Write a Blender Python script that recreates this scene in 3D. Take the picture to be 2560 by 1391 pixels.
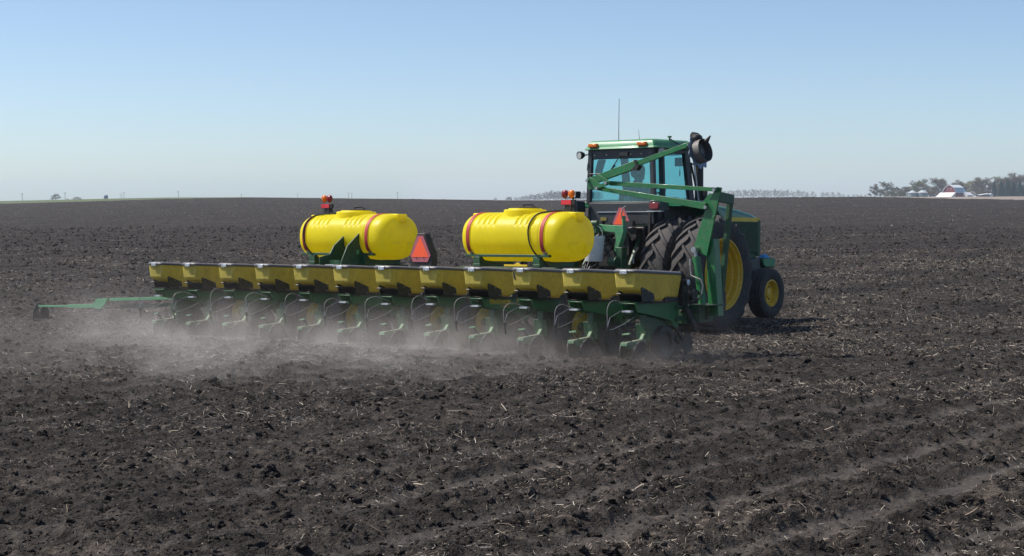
import bpy, bmesh, math, random
import numpy as np
from mathutils import Vector, Matrix

for _o in list(bpy.data.objects):
    bpy.data.objects.remove(_o)
SC = bpy.context.scene
COL = SC.collection
rnd = random.Random(11)
R = math.radians

# ------------------------------------------------------------------ camera
CAM_H = 1.8826
PITCH = 2.7059
cam_d = bpy.data.cameras.new('camera')
cam_d.sensor_fit = 'HORIZONTAL'; cam_d.sensor_width = 36.0
cam_d.lens = 36.0 * 4200 / 2560
cam_d.clip_start = 0.1; cam_d.clip_end = 20000
cam = bpy.data.objects.new('camera', cam_d); COL.objects.link(cam)
cam.location = (0, 0, CAM_H)
cam.rotation_euler = (R(90 - PITCH), 0, 0)
SC.camera = cam

# ------------------------------------------------------------------ sky, sun, exposure
SUN_EL, SUN_AZ = 54.0, -77.4          # azimuth measured from +Y towards +X
w = bpy.data.worlds.new('World'); SC.world = w; w.use_nodes = True
nt = w.node_tree; nt.nodes.clear()
sky = nt.nodes.new('ShaderNodeTexSky'); sky.sky_type = 'NISHITA'; sky.sun_disc = False
sky.sun_elevation = R(SUN_EL); sky.sun_rotation = R(SUN_AZ)
sky.altitude = 200; sky.air_density = 0.66; sky.dust_density = 0.72; sky.ozone_density = 3.6
bg = nt.nodes.new('ShaderNodeBackground'); bg.inputs['Strength'].default_value = 0.120
wo = nt.nodes.new('ShaderNodeOutputWorld')
wb = nt.nodes.new('ShaderNodeMix'); wb.data_type = 'RGBA'; wb.blend_type = 'MULTIPLY'; wb.inputs[0].default_value = 1.0
wb.inputs[7].default_value = (1.04, 1.012, 0.955, 1)          # the camera's white balance, the same over the whole sky
nt.links.new(sky.outputs[0], wb.inputs[6]); nt.links.new(wb.outputs[2], bg.inputs[0]); nt.links.new(bg.outputs[0], wo.inputs[0])
sl = bpy.data.lights.new('sun', 'SUN'); sl.energy = 4.9; sl.angle = R(0.53); sl.color = (1.0, 0.94, 0.86)
sun = bpy.data.objects.new('sun', sl); COL.objects.link(sun)
sdir = Vector((math.sin(R(SUN_AZ)) * math.cos(R(SUN_EL)), math.cos(R(SUN_AZ)) * math.cos(R(SUN_EL)), math.sin(R(SUN_EL))))
sun.rotation_euler = sdir.to_track_quat('Z', 'Y').to_euler(); sun.location = sdir * 60
SC.view_settings.view_transform = 'Standard'; SC.view_settings.look = 'None'
SC.view_settings.exposure = 0.33; SC.view_settings.gamma = 1.0; SC.view_settings.use_curve_mapping = False
SC.cycles.use_denoising = True
SC.cycles.max_bounces = 8; SC.cycles.transparent_max_bounces = 16; SC.cycles.volume_bounces = 1
SC.cycles.volume_step_rate = 2.0; SC.cycles.volume_max_steps = 128
SC.cycles.sample_clamp_indirect = 6.0

# ------------------------------------------------------------------ frame of the machine: x right, y travel, z up
PHI = R(38.6857); CP, SP = math.cos(PHI), math.sin(PHI)
SU, SV = -0.0138, -0.022
U = Vector((-CP, SP, SU)).normalized(); V = Vector((SP, CP, SV)).normalized()
W = V.cross(-U); W = (W if W.z > 0 else -W).normalized()
OR = Vector((1.2998, 19.3596, 0.0024))
ORI = OR + 4.191 * U
M = Matrix(((-U.x, V.x, W.x, ORI.x), (-U.y, V.y, W.y, ORI.y), (-U.z, V.z, W.z, ORI.z), (0, 0, 0, 1)))

# ------------------------------------------------------------------ node helpers
def S(r, g, b):
    f = lambda c: ((c / 255 + 0.055) / 1.055) ** 2.4 if c > 10 else c / 255 / 12.92
    return (f(r), f(g), f(b), 1.0)
class NT:
    def __init__(s, m):
        m.use_nodes = True; s.t = m.node_tree; s.t.nodes.clear()
        s.out = s.t.nodes.new('ShaderNodeOutputMaterial')
    def n(s, typ, **kw):
        x = s.t.nodes.new('ShaderNode' + typ)
        for k, v in kw.items():
            if k.startswith('i_'):
                key = k[2:]
                x.inputs[int(key) if key.isdigit() else key.replace('_', ' ')].default_value = v
            else:
                setattr(x, k, v)
        return x
    def l(s, a, b): s.t.links.new(a, b)
    def math(s, op, a, b=None, c=None, clamp=False):
        x = s.n('Math', operation=op); x.use_clamp = clamp
        for i, v in enumerate((a, b, c)):
            if v is None: continue
            if isinstance(v, (int, float)): x.inputs[i].default_value = v
            else: s.l(v, x.inputs[i])
        return x.outputs[0]
    def noise(s, vec, scale, detail=3, rough=0.55, dist=0.0):
        x = s.n('TexNoise', i_Scale=scale, i_Detail=detail, i_Roughness=rough, i_Distortion=dist)
        if vec is not None: s.l(vec, x.inputs['Vector'])
        return x.outputs[0]
    def ramp(s, fac, stops):
        x = s.n('ValToRGB'); e = x.color_ramp.elements
        while len(e) < len(stops): e.new(0.5)
        for el, (p, c) in zip(e, stops):
            el.position = p; el.color = c if len(c) == 4 else (*c, 1)
        s.l(fac, x.inputs[0]); return x.outputs[0]
    def mix(s, fac, a, b, mode='MIX'):
        x = s.n('Mix', data_type='RGBA', blend_type=mode)
        for sock, v in ((x.inputs[0], fac), (x.inputs[6], a), (x.inputs[7], b)):
            if isinstance(v, (int, float)): sock.default_value = v
            elif isinstance(v, tuple): sock.default_value = v
            else: s.l(v, sock)
        return x.outputs[2]
    def bump(s, h, strength=0.3, dist=0.02):
        x = s.n('Bump', i_Strength=strength, i_Distance=dist); s.l(h, x.inputs['Height']); return x.outputs[0]
MATS = {}
DUSTC = S(122, 110, 97)
def paint(name, col, rough=0.45, metal=0.0, dust=0.25, vary=0.12, scale=6.0, bump=0.0, coat=0.0, transl=0.0, ledge=0.0):
    """painted metal, rubber or plastic with uneven tone and patches of dried dust"""
    if name in MATS: return MATS[name]
    m = bpy.data.materials.new(name); t = NT(m)
    tc = t.n('TexCoord').outputs['Object']
    oi = t.n('ObjectInfo'); sh = t.n('VectorMath', operation='SCALE'); sh.inputs[0].default_value = (7.3, 3.1, 5.7); t.l(oi.outputs['Random'], sh.inputs['Scale'])
    ad = t.n('VectorMath', operation='ADD'); t.l(tc, ad.inputs[0]); t.l(sh.outputs[0], ad.inputs[1]); tc = ad.outputs[0]      # copies do not share their stains
    n1 = t.noise(tc, scale, 4); n2 = t.noise(tc, scale * 4.3, 5, 0.65)
    v = t.ramp(n1, [(0.25, (1 - vary,) * 3), (0.75, (1 + vary,) * 3)])
    c = t.mix(1.0, col, v, 'MULTIPLY')
    dm = t.math('MULTIPLY', t.ramp(n2, [(0.42, (0, 0, 0)), (0.72, (1, 1, 1))]), dust, clamp=True)
    if ledge:                                   # dust lying on faces that look up
        sx = t.n('SeparateXYZ'); t.l(t.n('NewGeometry').outputs['Normal'], sx.inputs[0])
        up = t.math('MULTIPLY', t.math('SUBTRACT', sx.outputs[2], 0.45), 1.6, clamp=True)
        dm = t.math('ADD', dm, t.math('MULTIPLY', up, t.math('MULTIPLY', n2, ledge * 1.7)), clamp=True)
    c = t.mix(dm, c, DUSTC)
    p = t.n('BsdfPrincipled', i_Roughness=rough, i_Metallic=metal)
    t.l(c, p.inputs['Base Color'])
    t.l(t.math('ADD', t.math('MULTIPLY', dm, 0.5), rough, clamp=True), p.inputs['Roughness'])
    if coat: p.inputs['Coat Weight'].default_value = coat; p.inputs['Coat Roughness'].default_value = 0.12
    if bump: t.l(t.bump(n2, bump, 0.01), p.inputs['Normal'])
    if transl:
        tr = t.n('BsdfTranslucent'); t.l(c, tr.inputs[0])
        mx = t.n('MixShader', i_0=transl); t.l(p.outputs[0], mx.inputs[1]); t.l(tr.outputs[0], mx.inputs[2])
        t.l(mx.outputs[0], t.out.inputs[0])
    else:
        t.l(p.outputs[0], t.out.inputs[0])
    MATS[name] = m; return m

GREEN = paint('green_paint', (0.008, 0.155, 0.040, 1), 0.38, dust=0.34, coat=0.15, ledge=0.45, vary=0.2)
GREEN_L = paint('faded_green_paint', (0.060, 0.290, 0.125, 1), 0.5, dust=0.4, ledge=0.6, vary=0.2)
GREEN_D = paint('dark_green_paint', (0.006, 0.070, 0.024, 1), 0.45, dust=0.35, ledge=0.4, vary=0.25)
GREEN_HOOD = paint('hood_green_paint', (0.006, 0.150, 0.070, 1), 0.30, dust=0.12, coat=0.3, ledge=0.12)
GREEN_ROOF = paint('roof_green_paint', (0.060, 0.270, 0.120, 1), 0.35, dust=0.2, coat=0.2, ledge=0.25)
YELLOW = paint('wheel_yellow_paint', (0.75, 0.46, 0.015, 1), 0.4, dust=0.45)
TANK = paint('tank_yellow_plastic', (0.985, 0.87, 0.016, 1), 0.42, dust=0.08, vary=0.05, scale=2.0, transl=0.52)
HOPPER = paint('hopper_yellow_plastic', (0.76, 0.64, 0.13, 1), 0.5, dust=0.24, vary=0.14, scale=3.5, transl=0.44)
LID = paint('hopper_lid_plastic', (0.095, 0.102, 0.120, 1), 0.32, dust=0.15, ledge=0.5)
BLACK = paint('black_steel', (0.012, 0.012, 0.013, 1), 0.5, dust=0.22, ledge=0.3)
CABGREY = paint('cab_dark_grey', (0.030, 0.036, 0.042, 1), 0.45, dust=0.15)
RUBBER = paint('tyre_rubber', (0.027, 0.027, 0.030, 1), 0.75, dust=0.45, scale=5, bump=0.25)
WHEELB = paint('clean_black_rubber', (0.014, 0.014, 0.016, 1), 0.6, dust=0.16, scale=9)
STEEL = paint('bare_steel', (0.42, 0.42, 0.41, 1), 0.35, metal=0.8, dust=0.25)
STEELB = paint('disc_steel', (0.22, 0.28, 0.36, 1), 0.42, metal=0.55, dust=0.35)
GALV = paint('galvanised_steel', (0.62, 0.65, 0.68, 1), 0.4, metal=0.5, dust=0.15)
HOSE = paint('grey_hose', (0.24, 0.235, 0.23, 1), 0.45, dust=0.3)
HOSEB = paint('black_hose', (0.010, 0.010, 0.011, 1), 0.35, dust=0.1)
STRAP = paint('red_strap', (0.42, 0.035, 0.03, 1), 0.6, dust=0.12)
WHITE = paint('white_plastic', (0.82, 0.81, 0.79, 1), 0.45, dust=0.25)
AMBER = paint('amber_lens', (0.85, 0.22, 0.006, 1), 0.18, dust=0.05, coat=0.4, transl=0.3)
REDLENS = paint('red_lens', (0.26, 0.012, 0.022, 1), 0.18, dust=0.06, coat=0.4, transl=0.2)
REFLECT = paint('red_reflector', (0.62, 0.03, 0.05, 1), 0.4, dust=0.05)
ORANGE = paint('fluorescent_orange', (1.0, 0.12, 0.035, 1), 0.5, dust=0.03, vary=0.03)
SMVRED = paint('sign_border_red', (0.45, 0.12, 0.15, 1), 0.4, dust=0.15)
DECAL = paint('yellow_decal', (0.80, 0.55, 0.03, 1), 0.4, dust=0.1)
LENSW = paint('clear_lens', (0.55, 0.58, 0.58, 1), 0.12, dust=0.05, coat=0.5)
SHIRT = paint('driver_shirt', (0.05, 0.07, 0.10, 1), 0.9, dust=0.0)
BLUE = paint('blue_cloth', (0.12, 0.40, 0.72, 1), 0.8, dust=0.1)
INTER = paint('cab_interior', (0.020, 0.022, 0.024, 1), 0.8, dust=0.1)

ARM = paint('dusty_pale_green', (0.16, 0.31, 0.17, 1), 0.6, dust=0.5, ledge=0.8, vary=0.2)
def glass_mat():
    m = bpy.data.materials.new('tinted_glass'); t = NT(m)
    tr = t.n('BsdfTransparent'); tr.inputs[0].default_value = (0.63, 0.875, 0.895, 1)
    gl = t.n('BsdfGlossy', i_Roughness=0.03); gl.inputs[0].default_value = (0.75, 0.95, 1, 1)
    mx = t.n('MixShader', i_0=0.07); t.l(tr.outputs[0], mx.inputs[1]); t.l(gl.outputs[0], mx.inputs[2])
    t.l(mx.outputs[0], t.out.inputs[0]); return m
GLASS = glass_mat()

# ------------------------------------------------------------------ mesh helpers
class MB:
    def __init__(s): s.v = []; s.f = []; s.flat = set()
    def add(s, vs, fs, flat=False):
        b = len(s.v); s.v += [Vector(p) for p in vs]
        for f in fs:
            if flat: s.flat.add(len(s.f))
            s.f.append([i + b for i in f])
        return s
    def box(s, lo, hi, mat=None):
        x0, y0, z0 = lo; x1, y1, z1 = hi
        vs = [Vector(p) for p in ((x0,y0,z0),(x1,y0,z0),(x1,y1,z0),(x0,y1,z0),(x0,y0,z1),(x1,y0,z1),(x1,y1,z1),(x0,y1,z1))]
        if mat: vs = [mat @ p for p in vs]
        return s.add(vs, [(0,3,2,1),(4,5,6,7),(0,1,5,4),(1,2,6,5),(2,3,7,6),(3,0,4,7)])
    def beam(s, a, b, wd, ht, up=(0, 0, 1)):
        """box bar from a to b; wd across, ht along up"""
        a = Vector(a); b = Vector(b); d = (b - a); L = d.length; d.normalize()
        up = Vector(up); sd = d.cross(up)
        if sd.length < 1e-4: sd = d.cross(Vector((1, 0, 0)))
        sd.normalize(); up = sd.cross(d)
        vs = []
        for p in (a, b):
            for q, r in ((-1,-1),(1,-1),(1,1),(-1,1)): vs.append(p + sd * q * wd / 2 + up * r * ht / 2)
        return s.add(vs, [(0,1,2,3),(7,6,5,4),(0,4,5,1),(1,5,6,2),(2,6,7,3),(3,7,4,0)])
    def tube(s, pts, r, n=8, cap=True):
        pts = [Vector(p) for p in pts]
        rs = r if isinstance(r, (list, tuple)) else [r] * len(pts)
        b = len(s.v); prev = None
        for i, p in enumerate(pts):
            d = (pts[min(i + 1, len(pts) - 1)] - pts[max(i - 1, 0)]).normalized()
            if prev is None:
                a = d.orthogonal().normalized()
            else:
                a = (prev - d * prev.dot(d)); a = a.normalized() if a.length > 1e-6 else d.orthogonal().normalized()
            prev = a; c = d.cross(a)
            for k in range(n):
                t = 2 * math.pi * k / n
                s.v.append(p + (a * math.cos(t) + c * math.sin(t)) * rs[i])
        for i in range(len(pts) - 1):
            for k in range(n):
                k2 = (k + 1) % n
                s.f.append([b + i*n + k, b + i*n + k2, b + (i+1)*n + k2, b + (i+1)*n + k])
        if cap:
            s.f.append([b + k for k in range(n)][::-1]); s.f.append([b + (len(pts)-1)*n + k for k in range(n)])
        return s
    def prism(s, poly, axis, a0, a1):
        """poly in the other two axes (in x,y,z order), extruded along axis from a0 to a1"""
        def P(q, a):
            if axis == 'x': return (a, q[0], q[1])
            if axis == 'y': return (q[0], a, q[1])
            return (q[0], q[1], a)
        n = len(poly)
        vs = [P(q, a0) for q in poly] + [P(q, a1) for q in poly]
        fs = [list(range(n))[::-1], [n + i for i in range(n)]]
        fs += [(i, (i + 1) % n, n + (i + 1) % n, n + i) for i in range(n)]
        return s.add(vs, fs)
    def lathe(s, prof, c, axis=(1, 0, 0), n=32, close=False):
        """prof: (radius, offset along axis)"""
        c = Vector(c); ax = Vector(axis).normalized(); a = ax.orthogonal().normalized(); e = ax.cross(a)
        b = len(s.v); m = len(prof)
        for k in range(n):
            t = 2 * math.pi * k / n; dr = a * math.cos(t) + e * math.sin(t)
            for r, o in prof: s.v.append(c + dr * r + ax * o)
        for k in range(n):
            k2 = (k + 1) % n
            for i in range(m - 1 + (1 if close else 0)):
                j = (i + 1) % m
                s.f.append([b + k*m + i, b + k2*m + i, b + k2*m + j, b + k*m + j])
        return s
    def build(s, name, mat, parent=None, smooth=35, bevel=0.0, seg=2, loc=None):
        me = bpy.data.meshes.new(name)
        me.from_pydata([tuple(p) for p in s.v], [], s.f); me.validate()
        bm = bmesh.new(); bm.from_mesh(me)
        bmesh.ops.remove_doubles(bm, verts=bm.verts, dist=1e-5)
        bmesh.ops.recalc_face_normals(bm, faces=bm.faces)
        bm.to_mesh(me); bm.free()
        me.materials.append(mat)
        if smooth:
            me.shade_smooth(); me.set_sharp_from_angle(angle=R(smooth))
        o = bpy.data.objects.new(name, me); COL.objects.link(o)
        if bevel:
            md = o.modifiers.new('bevel', 'BEVEL'); md.width = bevel; md.segments = seg; md.limit_method = 'ANGLE'; md.angle_limit = R(40)
        if parent: o.parent = parent
        if loc: o.location = loc
        return o
def tag(o, label=None, cat=None, group=None, kind=None):
    if label: o['label'] = label
    if cat: o['category'] = cat
    if group: o['group'] = group
    if kind: o['kind'] = kind
    return o
def thing(name, label, cat, base, group=None, mw=True, rot=None):
    """an Empty at the thing's base; base in machine coordinates (mw) or in the world"""
    o = bpy.data.objects.new(name, None); COL.objects.link(o); o.empty_display_size = 0.2
    o.matrix_world = (M if mw else Matrix()) @ Matrix.Translation(base) @ (rot or Matrix())
    return tag(o, label, cat, group)
def copy_tree(o, parent=None):
    c = o.copy(); COL.objects.link(c); c.parent = parent
    for ch in list(o.children): copy_tree(ch, c)
    return c

# ------------------------------------------------------------------ noise and the lie of the land
def _hash(ix, iy, seed):
    h = (ix.astype(np.int64) * 374761393 + iy.astype(np.int64) * 668265263 + seed * 974634777) & 0xFFFFFFFF
    h = ((h ^ (h >> 13)) * 1274126177) & 0xFFFFFFFF
    return ((h ^ (h >> 16)) & 0xFFFF) / 65535.0
def vnoise(x, y, seed=0):
    ix = np.floor(x); iy = np.floor(y); fx = x - ix; fy = y - iy
    fx = fx * fx * fx * (fx * (fx * 6 - 15) + 10); fy = fy * fy * fy * (fy * (fy * 6 - 15) + 10)
    a = _hash(ix, iy, seed); b = _hash(ix + 1, iy, seed); c = _hash(ix, iy + 1, seed); d = _hash(ix + 1, iy + 1, seed)
    return (a + (b - a) * fx) * (1 - fy) + (c + (d - c) * fx) * fy - 0.5
def sstep(a, b, x):
    t = np.clip((x - a) / (b - a), 0, 1); return t * t * (3 - 2 * t)
# dark field edge as seen from the road: (bearing = X/Y, height of the crest over eye level at 300 m)
_edge_px = np.array([-600, 0, 300, 420, 620, 1100, 1300, 1500, 1830, 2170, 2340, 2560, 3200.])
_edge_py = np.array([522, 509.5, 502, 498.5, 494.5, 499.5, 502, 501, 494.8, 492.5, 496.5, 500, 503.])
BEAR = (_edge_px - 1280) / 4200.0
CREST_Z = CAM_H + (497 - _edge_py) / 4200.0 * 300.0
_ty = np.linspace(-60, 70, 1301)
_sl = -0.026 * sstep(11, 16, _ty) + 0.030 * sstep(24.5, 30, _ty)
_tz = np.concatenate([[0], np.cumsum((_sl[1:] + _sl[:-1]) / 2 * np.diff(_ty))])
_tz -= np.interp(19.36, _ty, _tz)
def base_z(x, y):
    near = np.interp(y, _ty, _tz) - 0.003 * (np.clip(x, -12, 12) - 1.3)
    z60 = np.interp(60.0, _ty, _tz)
    b = np.where(y > 1, x / np.maximum(y, 1), np.sign(x))
    zc = np.interp(b, BEAR, CREST_Z)
    t = np.clip((y - 60) / 240.0, 0, 1)
    # Hermite rise from 60 m to the crest at 300 m
    h = (2*t**3 - 3*t**2 + 1) * z60 + (t**3 - 2*t**2 + t) * 240 * 0.004 + (-2*t**3 + 3*t**2) * zc + (t**3 - t**2) * 240 * 0.004
    z = np.where(y < 60, near, h)
    return np.where(y > 300, zc - 0.02 * (y - 300), z)
OX, OY = OR.x, OR.y
def uv_of(x, y):
    dx = x - OX; dy = y - OY
    return -CP * dx + SP * dy, SP * dx + CP * dy
def micro_z(x, y, fine=True):
    u, v = uv_of(x, y)
    d = np.sqrt(x * x + y * y)
    # low swells and drag marks along the direction of travel
    z = 0.05 * vnoise(u / 1.9, v / 9.0, 3) + 0.035 * vnoise(u / 0.8, v / 2.6, 4)
    # cloddy tilth
    c1 = vnoise(x / 0.33, y / 0.33, 5); c2 = vnoise(x / 0.15 + 7, y / 0.15, 6); c3 = vnoise(x / 0.07, y / 0.07 + 3, 7)
    rough = 0.026 * c1 + 0.040 * np.abs(c2) * (0.6 + c1) + 0.026 * c3
    if fine: rough = rough + 0.020 * vnoise(x / 0.034, y / 0.034, 8)
    # planted rows: pressed bands every 0.762 m, worked ground between them
    ph = (u / 0.762) % 1.0; dist = np.abs(((ph + 0.5) % 1.0) - 0.5) * 0.762
    band = 1 - sstep(0.07, 0.17, dist + 0.06 * vnoise(u * 3, v * 1.2, 9) + 0.05 * vnoise(u * 11, v * 7, 15))
    planted = np.maximum(sstep(-0.2, -0.9, v) * sstep(-0.7, -0.3, u) * sstep(9.2, 8.8, u) * 0.55, sstep(-3.0, -4.2, u) * 0.55 + sstep(-5.4, -7.0, u) * 0.4)
    band = band * planted * (0.8 + 0.8 * vnoise(u * 0.9, v * 0.4, 12))
    band = np.clip(band, 0, 1)
    z = z + rough * (1 - 0.75 * band) * (1 + 0.35 * planted) - 0.045 * band
    lump = vnoise(u / 0.12, v / 0.22, 14)
    ridge = np.exp(-((dist - 0.25) / 0.08) ** 2) * planted * 0.045
    z = z + ridge * np.clip(0.55 + 1.3 * c1 + 1.1 * lump, 0, 2)
    # wheel tracks of the tractor in front of the planter
    z = z * np.clip(1.0 + (d - 25) / 90.0, 1, 2.0)
    return z, band
def ground_z(x, y):
    x = np.asarray(x, float); y = np.asarray(y, float)
    return base_z(x, y) + micro_z(x, y)[0]

def soil_mat():
    m = bpy.data.materials.new('black_soil'); t = NT(m)
    geo = t.n('NewGeometry').outputs['Position']
    n1 = t.noise(geo, 0.35, 4); n2 = t.noise(geo, 6.0, 6, 0.7); n3 = t.noise(geo, 38.0, 3, 0.7); n4 = t.noise(geo, 1.6, 5, 0.65)
    c = t.ramp(n2, [(0.34, (0.0125, 0.0108, 0.0098)), (0.52, (0.040, 0.0348, 0.0308)), (0.70, (0.097, 0.084, 0.0735))])
    c = t.mix(0.5, c, t.ramp(n4, [(0.35, (0.55, 0.54, 0.54)), (0.68, (1.45, 1.42, 1.38))]), 'MULTIPLY')
    c = t.mix(0.6, c, t.ramp(n1, [(0.35, (0.80, 0.80, 0.82)), (0.65, (1.2, 1.18, 1.15))]), 'MULTIPLY')
    mr = t.n('Mapping', vector_type='TEXTURE'); mr.inputs['Rotation'].default_value = (0, 0, -PHI); mr.inputs['Scale'].default_value = (1.0, 26.0, 1.0); t.l(geo, mr.inputs[0])
    c = t.mix(0.75, c, t.ramp(t.noise(mr.outputs[0], 0.55, 4, 0.7), [(0.36, (0.72, 0.72, 0.74)), (0.64, (1.30, 1.27, 1.24))]), 'MULTIPLY')
    # bits of chaff: pale flecks
    mp = t.n('Mapping'); mp.inputs['Scale'].default_value = (30, 30, 30); t.l(geo, mp.inputs[0])
    vo = t.n('TexVoronoi', i_Scale=1.0); t.l(mp.outputs[0], vo.inputs['Vector'])
    fl = t.math('MULTIPLY', t.math('LESS_THAN', vo.outputs['Distance'], 0.20), t.math('GREATER_THAN', t.noise(geo, 9.0, 2), 0.52))
    c = t.mix(t.math('MULTIPLY', fl, 0.55), c, (0.20, 0.165, 0.125, 1))
    at = t.n('Attribute'); at.attribute_name = 'press'
    c = t.mix(t.math('MULTIPLY', at.outputs['Fac'], 0.55), c, (0.086, 0.078, 0.072, 1))
    p = t.n('BsdfPrincipled', i_Roughness=0.95); p.inputs['Specular IOR Level'].default_value = 0.15
    t.l(c, p.inputs['Base Color'])
    h = t.math('ADD', t.math('ADD', t.math('MULTIPLY', n2, 0.7), t.math('MULTIPLY', n3, 0.5)), t.math('MULTIPLY', t.noise(geo, 15.0, 4, 0.75), 0.6))
    bp_ = t.n('Bump', i_Distance=0.075); t.l(h, bp_.inputs['Height']); t.l(t.math('SUBTRACT', 1.0, t.math('MULTIPLY', at.outputs['Fac'], 0.8)), bp_.inputs['Strength']); t.l(bp_.outputs[0], p.inputs['Normal'])
    t.l(p.outputs[0], t.out.inputs[0]); return m
SOIL = soil_mat()

def grid_mesh(name, X, Y, Z, mat, attr=None, close=False):
    nr, nc = X.shape
    me = bpy.data.meshes.new(name)
    vs = np.stack([X, Y, Z], -1).reshape(-1, 3).astype(np.float32)
    i = np.arange(nr - 1)[:, None] * nc; j = np.arange(nc if close else nc - 1)[None, :]; j2 = (j + 1) % nc
    q = np.stack([i + j, i + j2, i + nc + j2, i + nc + j], -1).reshape(-1, 4).astype(np.int32)
    me.vertices.add(len(vs)); me.vertices.foreach_set('co', vs.ravel())
    me.loops.add(q.size); me.loops.foreach_set('vertex_index', q.ravel())
    me.polygons.add(len(q)); me.polygons.foreach_set('loop_start', np.arange(0, q.size, 4, dtype=np.int32))
    me.polygons.foreach_set('use_smooth', np.ones(len(q), bool))
    me.update(calc_edges=True)
    if attr is not None:
        a = me.attributes.new('press', 'FLOAT', 'POINT'); a.data.foreach_set('value', attr.astype(np.float32).ravel())
    me.materials.append(mat)
    o = bpy.data.objects.new(name, me); COL.objects.link(o); return o

def make_field():
    az = np.concatenate([np.linspace(-22.5, 22.5, 1000), np.linspace(22.5, 337.5, 44)[1:-1]])
    rs = [0.6, 3.0, 6.0, 9.0]; r = 11.5
    while r < 312:
        rs.append(r); q = max(r - 6.0, 5.5); r += min(max(0.00024 * q * q, 0.013), 2.0)
    rs += [330, 380, 460]
    rr = np.array(rs)[:, None]; aa = np.radians(az)[None, ::-1]
    X = rr * np.sin(aa); Y = -6.0 + rr * np.cos(aa)
    mz, band = micro_z(X, Y)
    Z = base_z(X, Y) + mz * np.where(rr > 9, 1, 0.2)
    o = grid_mesh('ploughed_field', X, Y, Z, SOIL, attr=band, close=True)
    return tag(o, kind='structure')
make_field()

# ------------------------------------------------------------------ land beyond the crest
_top_px = np.array([-900, -600, 0, 300, 420, 620, 1100, 1280, 1480, 1500, 1830, 2170, 2215, 2340, 2560, 3200.])
_top_py = np.array([520, 513, 503, 496.5, 494.2, 493.4, 498.8, 500.9, 500.2, 500.0, 494.6, 492.3, 492.6, 492.8, 491.5, 490.])
TB = (_top_px - 1280) / 4200.0; TE = (497 - _top_py) / 4200.0
def far_z(x, y):
    e = np.interp(x / y, TB, TE)
    t = np.clip((y - 306) / 140.0, 0, 1)
    zc = np.interp(x / y, BEAR, CREST_Z) - 0.6
    z = zc * (1 - t) + (CAM_H + e * y) * t
    return np.where(y > 446, CAM_H + (e - 0.00006) * y, z)
def land_mat(name, a, b, sc):
    m = bpy.data.materials.new(name); t = NT(m)
    geo = t.n('NewGeometry').outputs['Position']
    n = t.math('ADD', t.math('MULTIPLY', t.noise(geo, sc, 5, 0.7), 0.6), t.math('MULTIPLY', t.noise(geo, sc * 14, 3), 0.4))
    p = t.n('BsdfPrincipled', i_Roughness=0.95); t.l(t.ramp(n, [(0.35, a), (0.65, b)]), p.inputs['Base Color'])
    t.l(p.outputs[0], t.out.inputs[0]); return m
GRASSF = land_mat('young_grass', (0.055, 0.075, 0.022), (0.105, 0.125, 0.045), 0.05)
STUBF = land_mat('corn_stubble', (0.17, 0.135, 0.11), (0.29, 0.24, 0.20), 0.08)
def far_sheet(name, b0, b1, mat):
    bb = np.linspace(b0, b1, 90)[None, :]; yy = np.array([306, 330, 360, 400, 446, 520, 700, 900, 1300, 2000, 3400.])[:, None]
    X = bb * yy; Y = yy + 0 * bb
    tag(grid_mesh(name, X, Y, far_z(X, Y), mat), kind='structure')
far_sheet('grass_field', -0.62, -0.06, GRASSF)
far_sheet('stubble_field', -0.06, 0.62, STUBF)

# ------------------------------------------------------------------ planter
planter = thing('planter', 'long green twelve row corn planter towed behind the tractor', 'planter', (0, 0, 0))
ROWX = [4.191 - 0.762 * i for i in range(12)]

def hollow_bar(mb, x0, x1, y0, y1, z0, z1, t=0.014):
    mb.box((x0, y0, z1 - t), (x1, y1, z1)); mb.box((x0, y0, z0), (x1, y1, z0 + t))
    mb.box((x0, y0, z0 + t), (x1, y0 + t, z1 - t)); mb.box((x0, y1 - t, z0 + t), (x1, y1, z1 - t))
    return mb
hollow_bar(MB(), -4.52, 4.50, 1.12, 1.34, 0.43, 0.62).build('toolbar', GREEN_D, planter, bevel=0.006)
MB().beam((0, 1.34, 0.52), (0, 4.9, 0.55), 0.18, 0.2).beam((-1.1, 1.34, 0.55), (-0.08, 3.4, 0.55), 0.12, 0.14).beam((1.1, 1.34, 0.55), (0.08, 3.4, 0.55), 0.12, 0.14).build('tongue', GREEN_D, planter, bevel=0.006)
MB().tube([(0, 4.85, 0.55), (0, 5.05, 0.55)], 0.05, 10).box((-0.06, 5.0, 0.48), (0.06, 5.3, 0.52)).build('hitch_clevis', STEEL, planter)

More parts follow.
